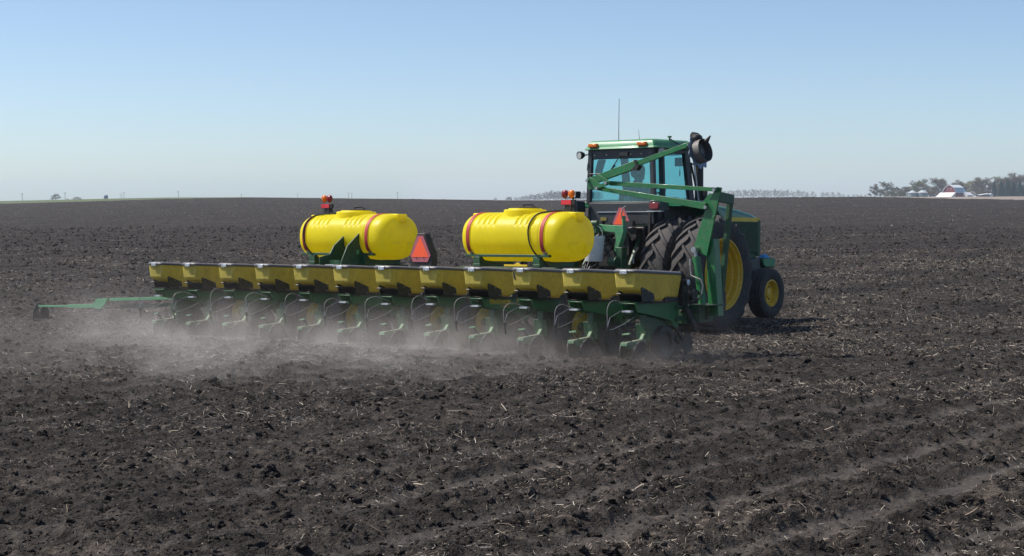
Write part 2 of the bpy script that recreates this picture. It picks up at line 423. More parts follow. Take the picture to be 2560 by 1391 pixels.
# --- transport and drive wheels between the rows
def rib_tyre(R0, w, rim, ribs=4):
    pr = [(rim, -w * 0.36), (rim + 0.02, -w * 0.42), (R0 * 0.80, -w * 0.50), (R0 * 0.93, -w * 0.46)]
    k = ribs * 4
    for i in range(k + 1):
        a = -w * 0.40 + w * 0.80 * i / k
        g = -0.012 if i % 4 in (2,) else 0.0
        pr.append((R0 * (0.985 - 0.03 * (a / (w * 0.4)) ** 2) + 0.012 + g, a))
    pr += [(R0 * 0.93, w * 0.46), (R0 * 0.80, w * 0.50), (rim + 0.02, w * 0.42), (rim, w * 0.36)]
    return pr
tw_mesh = None
for x in (4.191 - 1.143, 4.191 - 2.667, 4.191 - 3.429, 4.191 - 4.953, 4.191 - 5.715, 4.191 - 7.239):
    c = (0, 0, 0)
    if tw_mesh is None:
        tyre = MB().lathe(rib_tyre(0.355, 0.22, 0.20), c, (1, 0, 0), 48).build('transport_wheel', RUBBER, planter)
        rim = MB().lathe([(0.205, 0.095), (0.185, 0.095), (0.17, 0.05), (0.12, 0.03), (0.10, 0.06), (0.0, 0.06)], c, (1, 0, 0), 32).lathe([(0.205, -0.095), (0.185, -0.095), (0.17, -0.03), (0.0, -0.03)], c, (1, 0, 0), 32).build('rim', YELLOW, tyre)
        hub = MB().lathe([(0.05, 0.061), (0.05, 0.11), (0.0, 0.11)], c, (1, 0, 0), 16).build('hub', GREEN_D, tyre)
        arm = MB().beam((-0.16, 0.0, 0.0), (-0.16, 0.55, 0.22), 0.06, 0.12).tube([(-0.17, 0, 0), (0.0, 0, 0)], 0.03, 10).build('wheel_arm', GREEN_D, tyre)
        tw_mesh = tyre; o = tyre
    else:
        o = copy_tree(tw_mesh, planter)
    o.location = (x, 0.60, 0.345)

# --- row unit prototype (built round x = 0)
def row_unit():
    f = MB()
    side = [(0.06, 0.686), (0.985, 0.650), (0.985, 0.360), (0.90, 0.360), (0.82, 0.446), (0.50, 0.505), (0.11, 0.566)]
    for sx in (-1, 1): f.prism(side, 'x', sx * 0.098 - 0.005, sx * 0.098 + 0.005)
    f.prism([(0.07, 0.672), (0.97, 0.637), (0.97, 0.627), (0.07, 0.662)], 'x', -0.092, 0.092)
    f.box((-0.092, 0.965, 0.37), (0.092, 0.98, 0.63))
    body = f.build('row_unit', GREEN, planter, bevel=0.004)
    # shank that carries the openers
    MB().prism([(0.38, 0.53), (0.72, 0.50), (0.80, 0.42), (0.70, 0.14), (0.50, 0.12), (0.40, 0.20), (0.36, 0.40)], 'x', -0.045, 0.045).prism([(0.36, 0.42), (0.56, 0.40), (0.55, 0.24), (0.40, 0.21)], 'x', -0.10, 0.10).build('shank', GREEN_D, body, bevel=0.006)
    for sx in (-1, 1):
        MB().lathe([(0.0, -0.002), (0.19, -0.002), (0.19, 0.002), (0.0, 0.002)], (sx * 0.02, 0.66, 0.155), (1, 0.05 * sx, 0), 28).build('opener_disc', STEEL, body)
        ax = Vector((1, 0.04 * sx, 0.03 * sx))
        g = MB().lathe([(0.12, -0.045), (0.165, -0.052), (0.195, -0.04), (0.20, 0.0), (0.195, 0.04), (0.165, 0.052), (0.12, 0.045), (0.115, 0.0)], (sx * 0.125, 0.62, 0.195), ax, 36, close=True).build('gauge_wheel', WHEELB, body)
        MB().lathe([(0.118, 0.03 * sx), (0.05, 0.02 * sx), (0.0, 0.035 * sx)], (sx * 0.125, 0.62, 0.195), ax, 24).build('wheel_disc', BLACK, g)
        # closing wheels: narrow rubber rims leaning in at the ground
        ax = Vector((1, 0.10 * sx, -0.22 * sx)).normalized()
        cc = (sx * 0.075, 0.19, 0.085)
        cw = MB().lathe([(0.125, -0.014), (0.152, -0.010), (0.155, 0.0), (0.152, 0.010), (0.125, 0.014)], cc, ax, 32, close=True).build('closing_wheel', WHEELB, body)
        MB().lathe([(0.126, 0.004), (0.03, 0.004), (0.03, 0.02), (0.0, 0.02)], cc, ax, 24).lathe([(0.126, -0.004), (0.03, -0.004), (0.0, -0.02)], cc, ax, 24).build('wheel_plate', BLACK, cw)
    a = MB().prism([(-0.01, 0.214), (0.40, 0.245), (0.40, 0.232), (-0.01, 0.202)], 'x', -0.030, 0.030)
    a.prism([(-0.02, 0.212), (0.03, 0.216), (0.03, 0.175), (-0.02, 0.175)], 'x', -0.045, 0.045)
    for sx in (-1, 1): a.prism([(0.02, 0.205), (0.40, 0.232), (0.40, 0.15), (0.1, 0.13)], 'x', sx * 0.034 - 0.004, sx * 0.034 + 0.004)
    a.prism([(0.33, 0.242), (0.40, 0.245), (0.425, 0.335), (0.405, 0.335)], 'x', -0.022, 0.022)
    a.build('closing_arm', ARM, body, bevel=0.003)
    MB().tube([(0, 0.16, 0.20), (0, 0.03, 0.31)], 0.008, 6).build('depth_lever', BLACK, body)
    MB().beam((-0.055, 0.03, 0.308), (0.055, 0.015, 0.322), 0.026, 0.02).build('lever_grip', ARM, body)
    p = MB()
    for sx in (-1, 1):
        p.beam((sx * 0.12, 0.90, 0.60), (sx * 0.12, 1.12, 0.605), 0.016, 0.05).beam((sx * 0.12, 0.90, 0.46), (sx * 0.12, 1.12, 0.47), 0.016, 0.05)
    p.box((-0.15, 1.09, 0.40), (0.15, 1.115, 0.66))
    p.build('parallel_arm', GREEN_D, body, bevel=0.003)
    MB().tube([(-0.05, 0.985, 0.50), (-0.05, 1.11, 0.49)], 0.018, 8).tube([(0.05, 0.985, 0.50), (0.05, 1.11, 0.49)], 0.018, 8).build('down_spring', STEEL, body)
    # black straps that cradle the hopper
    b = MB()
    for sx in (-1, 1):
        b.prism([(0.10, 0.850), (0.125, 0.858), (0.365, 0.775), (0.375, 0.685), (0.12, 0.690)], 'x', sx * 0.160 - 0.004, sx * 0.160 + 0.004)
        b.prism([(0.60, 0.70), (0.66, 0.735), (0.90, 0.722), (0.90, 0.66), (0.60, 0.67)], 'x', sx * 0.150 - 0.004, sx * 0.150 + 0.004)
    b.prism([(0.05, 0.775), (0.36, 0.668), (0.36, 0.676), (0.06, 0.785)], 'x', -0.155, 0.155)
    b.box((-0.155, 0.10, 0.664), (0.155, 0.95, 0.672))
    b.build('hopper_bracket', BLACK, body)
    bt = MB()
    for yb, zb in ((0.128, 0.838), (0.235, 0.800), (0.345, 0.762), (0.315, 0.700), (0.345, 0.700)):
        bt.lathe([(0.0, 0.012), (0.006, 0.010), (0.007, 0.0)], (0.163, yb, zb), (1, 0, 0), 6)
    tag(bt.build('bolt', STEEL, body), kind='stuff')
    # liquid fertiliser lines and drop nozzle behind the unit
    x = -0.10
    MB().tube([(x + 0.06, 0.12, 0.615), (x, 0.05, 0.645), (x, -0.02, 0.668), (x, -0.09, 0.668), (x, -0.16, 0.645), (x, -0.195, 0.605), (x, -0.208, 0.56), (x, -0.203, 0.46), (x, -0.199, 0.37)], 0.0048, 6).build('liquid_hose', HOSE, body)
    MB().tube([(x, -0.199, 0.378), (x, -0.182, 0.44), (x, -0.148, 0.508), (x + .02, -0.096, 0.535), (x + .05, -0.007, 0.581), (x + 0.08, 0.10, 0.585)], 0.0036, 6).tube([(x, -0.19, 0.366), (x, -0.08, 0.372), (x + .03, 0.10, 0.43), (x + .06, 0.252, 0.503), (x + .08, 0.313, 0.554), (x + .09, 0.40, 0.575)], 0.0036, 6).build('wire_stay', STEEL, body)
    MB().tube([(x, -0.200, 0.40), (x, -0.198, 0.365)], 0.016, 8).tube([(x, -0.198, 0.365), (x, -0.186, 0.30), (x, -0.176, 0.262)], 0.010, 8).tube([(x, -0.215, 0.372), (x, -0.17, 0.366)], 0.011, 8).build('drop_nozzle', BLACK, body)
    MB().box((-0.06, 0.03, 0.565), (0.06, 0.09, 0.585)).build('hose_clip', GALV, body)
    # trash wheels ahead of the openers
    for sx in (-1, 1):
        n = 12; prof = []
        for k in range(n * 2):
            rr = 0.155 if k % 2 == 0 else 0.10
            t = math.pi * k / n; prof.append((1.23 + rr * math.cos(t), 0.16 + rr * math.sin(t)))
        MB().prism(prof, 'x', sx * 0.07 - 0.003, sx * 0.07 + 0.003).beam((sx * 0.05, 0.98, 0.36), (sx * 0.05, 1.23, 0.16), 0.03, 0.04).build('row_cleaner', BLACK, body)
    return body
unit0 = row_unit()
units = [unit0]
for i in range(1, 12): units.append(copy_tree(unit0, planter))
for i, o in enumerate(units):
    o.location = (ROWX[i], rnd.uniform(-0.012, 0.012), rnd.uniform(-0.008, 0.008))
    for ch in o.children:                                   # no two lines hang alike
        if ch.name.startswith('liquid_hose'):
            ch.scale = (1, 1, rnd.uniform(0.93, 1.06)); ch.rotation_euler = (0, 0, R(rnd.uniform(-18, 22)))
        elif ch.name.startswith('depth_lever') or ch.name.startswith('lever_grip'):
            ch.rotation_euler = (R((i * 37 % 7) - 3), 0, 0)

# --- lettering on the fourth unit from the right
def text_mesh(name, body, size, mat, parent, mat4, ext=0.0008):
    cu = bpy.data.curves.new(name, 'FONT'); cu.body = body; cu.size = size; cu.extrude = ext; cu.offset = size * 0.018
    tmp = bpy.data.objects.new(name, cu); COL.objects.link(tmp)
    dg = bpy.context.evaluated_depsgraph_get()
    me = bpy.data.meshes.new_from_object(tmp.evaluated_get(dg)); bpy.data.objects.remove(tmp); bpy.data.curves.remove(cu)
    me.transform(mat4); me.materials.clear(); me.materials.append(mat)
    o = bpy.data.objects.new(name, me); COL.objects.link(o); o.parent = parent; return o
side_m = Matrix(((0, 0, 1, 0.1045), (1, 0, 0, 0), (0, 1, 0, 0), (0, 0, 0, 1)))   # text x -> y, text y -> z, faces +x
lt = text_mesh('lettering', 'MaxEmerge', 0.088, DECAL, units[3], Matrix.Translation((0, 0.205, 0.612)) @ side_m @ Matrix.Rotation(R(-2.0), 4, 'Z'))
lt['label'] = 'yellow lettering on the green side plate'
text_mesh('lettering', 'Plus', 0.088, DECAL, units[3], Matrix.Translation((0, 0.745, 0.594)) @ side_m @ Matrix.Rotation(R(-2.0), 4, 'Z'))
MB().prism([(0.205, 0.604), (0.94, 0.578), (0.94, 0.573), (0.205, 0.599)], 'x', 0.1035, 0.1045).build('underline', DECAL, units[3])
MB().prism([(0.43, 0.576), (0.60, 0.570), (0.60, 0.545), (0.43, 0.551)], 'x', 0.1035, 0.1045).build('decal', paint('gold_decal', (0.30, 0.20, 0.02, 1), 0.5), units[3])

# --- seed hoppers, each lifts off its unit
def hopper_mesh(hb):
    prof = [(0.0, 1.032), (0.012, 0.832), (0.40, 0.695), (0.60, 0.688), (0.655, 0.725), (0.80, 0.722), (0.93, 0.712), (0.985, 0.992)]
    b = MB(); n = len(prof)
    hw = lambda z: 0.128 + 0.026 * (z - 0.69) / 0.3
    vs = [(-hw(z), y, z) for y, z in prof] + [(hw(z), y, z) for y, z in prof]
    b.add(vs, [list(range(n)), [n + i for i in range(n)][::-1]] + [(i, n + i, n + (i + 1) % n, (i + 1) % n) for i in range(n)])
    return b.build('hopper_body', HOPPER, hb, bevel=0.028, seg=3, smooth=45)
ORD = ['rightmost', 'second from the right', 'third from the right', 'fourth from the right', 'fifth from the right', 'sixth from the right',
       'sixth from the left', 'fifth from the left', 'fourth from the left', 'third from the left', 'second from the left', 'leftmost']
def lid_outline(x, y0, y1, ch):
    return [(-x + ch, y0), (x - ch, y0), (x - ch * 0.3, y0 + ch * 0.3), (x, y0 + ch), (x, y1 - ch), (x - ch, y1), (-x + ch, y1), (-x, y1 - ch), (-x, y0 + ch), (-x + ch * 0.3, y0 + ch * 0.3)]
proto_h = None
for i in range(12):
    pos = (ROWX[i], units[i].location.y, 0.0)
    lab = 'yellow seed hopper with dark lid, %s of the twelve in the row' % ORD[i]
    if i == 2: lab = 'yellow seed hopper with dark lid and black smudge, third from the right in the row'
    hp = thing('seed_hopper', lab, 'hopper', (pos[0], pos[1], pos[2] + 0.69), 'seed hoppers along the planter')
    if proto_h is None:
        proto_h = hp
        ob = hopper_mesh(hp); ob.location = (0, 0, -0.69)
        l = MB()
        o0 = lid_outline(0.168, -0.022, 1.005, 0.055); n = len(o0)
        vs = [(x, y, 1.026 - 0.040 * y) for x, y in o0] + [(x, y, 1.050 - 0.040 * y) for x, y in o0] + [(x * 0.86, 0.49 + (y - 0.49) * 0.96, 1.068 - 0.040 * y) for x, y in o0]
        fs = [list(range(n))[::-1], [2 * n + k for k in range(n)]]
        for a in (0, n): fs += [(a + k, a + (k + 1) % n, a + n + (k + 1) % n, a + n + k) for k in range(n)]
        l.add(vs, fs)
        ol = l.build('lid', LID, hp, bevel=0.007, seg=3); ol.location = (0, 0, -0.69)
        la = MB().box((-0.05, -0.034, 1.010), (0.05, -0.0225, 1.048)).box((-0.05, -0.034, 1.048), (0.05, 0.01, 1.056))
        q = la.build('latch', GALV, hp, bevel=0.003); q.location = (0, 0, -0.69)
        bt = MB()
        for sx in (-0.028, 0.028): bt.lathe([(0, 0.006), (0.006, 0.004), (0.007, 0)], (sx, -0.034, 1.030), (0, -1, 0), 6)
        tag(bt.build('rivet', STEEL, q), kind='stuff')
    else:
        for ch in proto_h.children: copy_tree(ch, hp)
    if i == 2:
        sm = MB().prism([(-0.135, 1.012), (-0.115, 1.015), (-0.10, 0.96), (-0.088, 0.93), (-0.095, 0.915), (-0.11, 0.945), (-0.118, 0.918), (-0.128, 0.95)], 'y', -0.0035, -0.001)
        o = sm.build('smudge', BLACK, hp, smooth=0); o.location = (0, 0.004, -0.69)

# --- hopper row extras at the near end: drive motor, tangle of lines
dm = MB().tube([(4.30, 1.00, 0.90), (4.42, 1.00, 0.90)], 0.035, 14).box((4.27, 0.98, 0.62), (4.36, 1.10, 0.88)).box((4.20, 1.00, 0.66), (4.30, 1.08, 0.80)).build('drive_motor', BLACK, planter, bevel=0.01)
MB().lathe([(0.036, 0), (0.03, 0.004), (0, 0.004)], (4.42, 1.00, 0.90), (1, 0, 0), 14).build('motor_cap', GALV, dm)
MB().tube([(4.43, 1.05, 0.74), (4.47, 1.05, 0.74)], 0.05, 16).build('coupler', BLACK, dm)
lo = MB()
for k in range(5):
    c = Vector((4.42 + 0.02 * (k % 3), 1.10 + 0.02 * k, 0.735)); r = 0.062 - 0.007 * k
    lo.tube([c + Vector((0.01 * math.sin(3 * t), r * math.cos(t) * 1.2, r * math.sin(t) + 0.02 * (k % 2))) for t in np.linspace(0, 5.6, 16)], 0.009, 6)
lo.build('hose_loop', HOSEB, planter)
MB().beam((4.36, 1.05, 0.60), (4.46, 1.14, 0.34), 0.03, 0.05).tube([(4.25, 1.08, 0.55), (4.52, 1.10, 0.55)], 0.012, 8).build('drive_shaft', BLACK, planter)

# --- folded marker at the right end
Y0 = 1.35
mk = MB()
mk.prism([(4.59, 2.045), (4.66, 2.036), (4.624, 1.89), (4.46, 1.212), (4.262, 1.29), (4.455, 1.835)], 'y', Y0 - 0.012, Y0 + 0.012)
mast = mk.build('marker_mast', GREEN, planter, bevel=0.004)
MB().prism([(4.42, 1.42), (4.53, 1.42), (4.60, 0.49), (4.46, 0.49)], 'y', Y0 + 0.03, Y0 + 0.16).build('mast_post', GREEN, mast, bevel=0.006)
MB().prism([(4.25, 1.86), (4.36, 1.975), (4.44, 1.975), (4.44, 1.80)], 'y', Y0 + 0.20, Y0 + 0.22).build('mast_gusset', GREEN, mast)
mt = MB().beam((4.60, Y0, 1.93), (4.59, Y0 + 0.36, 1.90), 0.05, 0.12).build('mast_head', GREEN_D, mast, bevel=0.004)
MB().beam((4.565, Y0 + 0.36, 1.95), (4.44, Y0 + 0.36, 0.74), 0.075, 0.05).build('rear_strut', GREEN_D, mast, bevel=0.004)
MB().box((4.36, Y0 + 0.30, 0.55), (4.47, Y0 + 0.42, 0.78)).build('strut_bracket', BLACK, mast, bevel=0.006)
MB().box((4.36, 1.10, 0.62), (4.62, 1.55, 0.635)).box((4.44, 1.14, 0.42), (4.455, 1.5, 0.62)).build('mast_foot', GREEN_D, mast, bevel=0.003)
MB().tube([(4.352, 1.27, 1.205), (4.455, 1.27, 0.60)], 0.048, 16).build('lift_cylinder', GREEN, mast)
MB().tube([(4.334, 1.27, 1.30), (4.352, 1.27, 1.20)], 0.022, 12).tube([(4.33, 1.24, 1.29), (4.33, 1.34, 1.29)], 0.035, 12).build('cylinder_rod', STEEL, mast)
MB().tube([(4.31, 1.21, 1.16), (4.315, 1.205, 1.05), (4.33, 1.20, 0.98), (4.40, 1.19, 0.955), (4.47, 1.19, 0.935), (4.505, 1.19, 0.86), (4.49, 1.19, 0.77), (4.45, 1.18, 0.70)], 0.008, 8).build('cylinder_hose', HOSE, mast)
MB().tube([(4.302, 1.22, 1.18), (4.303, 1.22, 1.10)], 0.013, 8).build('hose_fitting', STEEL, mast)
b0 = MB().prism([(2.87, 2.085), (4.47, 1.855), (4.44, 1.775), (2.85, 2.035)], 'y', Y0 - 0.055, Y0 - 0.013).build('marker_arm', GREEN, planter, bevel=0.004)
MB().prism([(3.04, 2.147), (4.62, 2.035), (4.62, 1.985), (3.04, 2.090)], 'y', Y0 - 0.05, Y0 - 0.014).build('tie_bar', GREEN, b0, bevel=0.003)
MB().prism([(2.735, 2.18), (2.785, 2.20), (2.955, 2.105), (2.895, 2.03), (2.755, 2.05)], 'y', Y0 - 0.11, Y0 - 0.095).build('elbow_plate', GREEN, b0, bevel=0.003)
MB().prism([(2.93, 2.215), (2.96, 2.215), (3.11, 2.135), (3.08, 2.095), (2.915, 2.045), (2.90, 2.07), (3.02, 2.125)], 'y', Y0 - 0.135, Y0 - 0.115).build('elbow_link', GREEN, b0, bevel=0.003)
ua = MB().prism([(2.765, 2.195), (3.455, 2.395), (3.50, 2.31), (3.44, 2.285), (2.82, 2.115)], 'y', Y0 - 0.085, Y0 - 0.03).build('marker_extension', GREEN, planter, bevel=0.004)
MB().prism([(3.43, 2.375), (4.245, 2.600), (4.262, 2.545), (3.46, 2.315)], 'y', Y0 - 0.075, Y0 - 0.04).build('disc_arm', GREEN, ua, bevel=0.003)
MB().prism([(3.44, 2.40), (3.47, 2.395), (3.52, 2.32), (3.49, 2.27), (3.40, 2.27), (3.47, 2.33)], 'y', Y0 - 0.10, Y0 - 0.02).build('clamp', BLACK, ua)
bl = MB()
for x, z, yy in ((2.762, 2.155, -0.112), (3.065, 2.118, -0.137), (4.595, 2.008, -0.052), (4.48, 1.80, -0.057), (2.925, 2.052, -0.137)):
    bl.lathe([(0, 0.035), (0.022, 0.035), (0.022, 0.0)], (x, Y0 + yy, z), (0, -1, 0), 6)
tag(bl.build('pivot_bolt', STEEL, b0), kind='stuff')
# notched marker disc with depth band
DA = Vector((0.96, -0.05, 0.26)).normalized()
dc = Vector((4.335, 1.33, 2.465))
e1 = DA.orthogonal().normalized(); e2 = DA.cross(e1)
dv, df = [], []; n = 120
for sgn in (0, 1):
    for k in range(n):
        t = 2 * math.pi * k / n; rr = 0.195 + 0.016 * math.cos(10 * t)
        dv.append(dc + (e1 * math.cos(t) + e2 * math.sin(t)) * rr + DA * (0.004 * sgn))
df = [list(range(n)), [n + k for k in range(n)][::-1]] + [(k, (k + 1) % n, n + (k + 1) % n, n + k) for k in range(n)]
disc = MB().add(dv, df).build('marker_disc', STEELB, planter)
MB().lathe([(0.137, 0.004), (0.143, 0.004), (0.143, 0.112), (0.137, 0.112)], dc, DA, 40, close=True).lathe([(0.137, 0.02), (0.04, 0.02), (0.04, 0.06), (0.0, 0.06)], dc, DA, 28).build('depth_band', paint('worn_band', (0.13, 0.125, 0.12, 1), 0.5, metal=0.2, dust=0.4), disc)
MB().tube([dc - DA * 0.03 + Vector((0, 0, 0.13)), dc - DA * 0.03 + Vector((0.01, 0, 0.19))], [0.055, 0.06], 12).lathe([(0.06, 0), (0.05, 0.03), (0.0, 0.045)], dc - DA * 0.03 + Vector((0.01, 0, 0.19)), (0.1, 0, 1), 12).build('hub_cap', BLACK, disc)
MB().tube([dc + DA * 0.05 + e1 * 0.0 + Vector((0.07, 0, 0.12)), dc + DA * 0.10 + Vector((0.08, 0, 0.17))], [0.03, 0.008], 8).build('scraper', BLACK, disc)
MB().tube([(4.20, 1.30, 2.55), dc], 0.03, 8).build('disc_spindle', BLACK, disc)

# --- extended marker at the left end
ml = MB().prism([(-4.5, 0.60), (-5.42, 0.505), (-6.95, 0.440), (-6.95, 0.393), (-5.42, 0.456), (-4.5, 0.52)], 'y', Y0 - 0.04, Y0 + 0.04).build('marker_arm', GREEN_L, planter, bevel=0.004)
MB().beam((-4.5, Y0 + 0.1, 0.42), (-6.80, Y0 + 0.1, 0.30), 0.06, 0.06).build('tie_bar', GREEN_D, ml)
MB().prism([(-7.26, 0.420), (-6.93, 0.445), (-7.02, 0.34), (-7.12, 0.26), (-7.28, 0.26)], 'y', Y0 - 0.07, Y0 - 0.05).prism([(-7.50, 0.345), (-7.26, 0.425), (-7.2, 0.33)], 'y', Y0 + 0.05, Y0 + 0.065).build('elbow_plate', GREEN_L, ml, bevel=0.003)
le = MB().prism([(-8.03, 0.310), (-7.20, 0.345), (-7.20, 0.275), (-8.03, 0.254)], 'y', Y0 - 0.045, Y0 + 0.01).build('marker_extension', GREEN_L, planter, bevel=0.004)
MB().prism([(-8.86, 0.278), (-8.00, 0.298), (-8.00, 0.266), (-8.86, 0.246)], 'y', Y0 - 0.04, Y0).build('disc_arm', GREEN_L, le, bevel=0.003)
MB().lathe([(0.0, -0.002), (0.20, -0.002), (0.20, 0.003), (0.0, 0.003)], (-8.93, Y0 + 0.05, 0.12), (1, 0.35, 0), 36).lathe([(0.13, 0.003), (0.136, 0.003), (0.136, 0.09), (0.13, 0.09)], (-8.93, Y0 + 0.05, 0.12), (1, 0.35, 0), 30, close=True).build('marker_disc', paint('soiled_disc', (0.05, 0.045, 0.042, 1), 0.7, dust=0.4), planter)

# --- hinge brackets at the centre fold
hb = MB()
hb.prism([(1.06, 1.505), (1.15, 1.46), (1.14, 0.62), (0.66, 0.98), (0.69, 1.095), (0.81, 1.315)], 'x', -1.07, -1.05)
hb.prism([(1.12, 1.508), (1.22, 1.457), (1.22, 0.62), (0.76, 0.98), (0.755, 1.176), (0.855, 1.321)], 'x', -1.37, -1.35)
hb.prism([(0.56, 1.16), (0.76, 1.20), (0.73, 0.86), (0.58, 0.84)], 'x', -1.36, -1.34)
hinge = hb.build('fold_hinge', GREEN_D, planter, bevel=0.005)
MB().tube([(-1.37, 1.12, 1.43), (-1.05, 1.09, 1.43)], 0.035, 14).build('hinge_pin', BLACK, hinge)
MB().box((-1.35, 0.80, 0.98), (-1.07, 1.16, 1.00)).box((-1.30, 0.70, 0.86), (-1.10, 0.72, 1.12)).build('hinge_web', GREEN_D, hinge)
MB().box((-1.049, 0.99, 1.20), (-1.046, 1.03, 1.26)).build('sticker', paint('pale_green_label', (0.08, 0.45, 0.18, 1), 0.5), hinge)
MB().box((-1.28, 0.60, 0.88), (-1.12, 0.62, 1.06)).build('hinge_plate', GALV, hinge)

# --- warning lamps and reflectors above the tanks
for x, amber_right in ((2.03, True), (-2.43, False)):
    lp = MB().beam((x + 0.06, 1.78, 1.45), (x + 0.06, 1.78, 1.93), 0.05, 0.03).beam((x + 0.14, 1.79, 1.70), (x + 0.06, 1.79, 1.90), 0.04, 0.03).box((x - 0.095, 1.76, 1.865), (x + 0.13, 1.80, 1.935)).prism([(x - 0.10, 1.72), (x + 0.16, 1.72), (x + 0.06, 1.88), (x - 0.02, 1.88)], 'y', 1.765, 1.775).build('light_post', BLACK, planter, bevel=0.003)
    MB().box((x - 0.085, 1.752, 1.872), (x + 0.075, 1.759, 1.930)).build('reflector', REFLECT, lp)
    for k, dx in enumerate((-0.045, 0.065)):
        mat = AMBER if (k == 1) == amber_right else REDLENS
        q = MB().lathe([(0.0, -0.058), (0.02, -0.052), (0.043, -0.024), (0.053, 0.008), (0.047, 0.036), (0.028, 0.054), (0.0, 0.060)], (x + dx, 1.78, 2.005), (0, 0, 1), 20)
        for vv in q.v: vv.y = 1.78 + (vv.y - 1.78) * 0.62
        o = q.build('warning_lamp', mat, lp, smooth=60)
        o['label'] = 'amber flashing lamp' if mat is AMBER else 'dark red tail lamp'

# --- slow vehicle sign behind the centre
def smv(parent, c, s, housing=True, y=-1):
    """truncated red triangle with an orange one inside, facing the rear"""
    cx, cy, cz = c
    outer = [(-0.5, -0.36), (0.5, -0.36), (0.62, -0.12), (0.14, 0.66), (-0.14, 0.66), (-0.62, -0.12)]
    outer = [(-0.40, -0.48), (0.40, -0.48), (0.56, -0.20), (0.16, 0.60), (-0.16, 0.60), (-0.56, -0.20)]
    inner = [(-0.47, -0.28), (0.47, -0.28), (0.0, 0.56)]
    pl = MB().prism([(cx + a * s, cz + b * s) for a, b in outer], 'y', cy, cy + 0.006).build('slow_vehicle_sign', SMVRED, parent)
    MB().prism([(cx + a * s, cz + b * s) for a, b in inner], 'y', cy - 0.003, cy - 0.0005).build('sign_triangle', ORANGE, pl)
    if housing:
        MB().prism([(cx - 0.56*s, cz - 0.85*s), (cx + 0.56*s, cz - 0.85*s), (cx + 0.62*s, cz - 0.2*s), (cx + 0.2*s, cz + 0.70*s), (cx - 0.2*s, cz + 0.70*s), (cx - 0.62*s, cz - 0.2*s)], 'y', cy + 0.012, cy + 0.13).build('sign_housing', BLACK, pl, bevel=0.01)
        bt = MB()
        for a in (-0.2, 0.2): bt.tube([(cx + a*s, cy - 0.003, cz - 0.31*s), (cx + a*s, cy - 0.010, cz - 0.31*s)], 0.008, 8)
        tag(bt.build('sign_bolt', BLACK, pl), kind='stuff')
smv(planter, (0.04, 1.10, 1.26), 0.33)

# --- cradles for the tanks
TANKX = (1.55, -1.535)
for x in TANKX:
    c = MB()
    c.box((x - 0.70, 1.09, 1.180), (x + 0.70, 1.15, 1.215)).box((x - 0.70, 1.75, 1.180), (x + 0.70, 1.81, 1.215))
    for xx in (x - 0.50, x + 0.50):
        c.box((xx - 0.06, 1.08, 1.05), (xx + 0.06, 1.82, 1.09)).box((xx - 0.055, 1.085, 0.99), (xx + 0.055, 1.125, 1.18)).box((xx - 0.055, 1.775, 0.99), (xx + 0.055, 1.815, 1.18))
        c.prism([(1.13, 1.20), (1.20, 1.135), (1.45, 1.112), (1.70, 1.135), (1.77, 1.20), (1.77, 1.09), (1.13, 1.09)], 'x', xx - 0.05, xx + 0.05)
    c.box((x - 0.80, 1.10, 0.985), (x + 0.80, 1.20, 1.05)).box((x - 0.72, 1.70, 0.985), (x + 0.72, 1.80, 1.05))
    for xx in (x - 0.62, x + 0.55): c.box((xx - 0.05, 1.13, 0.62), (xx + 0.05, 1.33, 0.985))
    cr = c.build('tank_cradle', GREEN_D, planter, bevel=0.005)
    MB().box((x - 0.02, 1.07, 1.06), (x + 0.36, 1.085, 1.085)).prism([(x + 0.15, 1.085), (x + 0.25, 1.085), (x + 0.2, 1.11)], 'y', 1.07, 1.085).build('sight_bar', DECAL, cr)

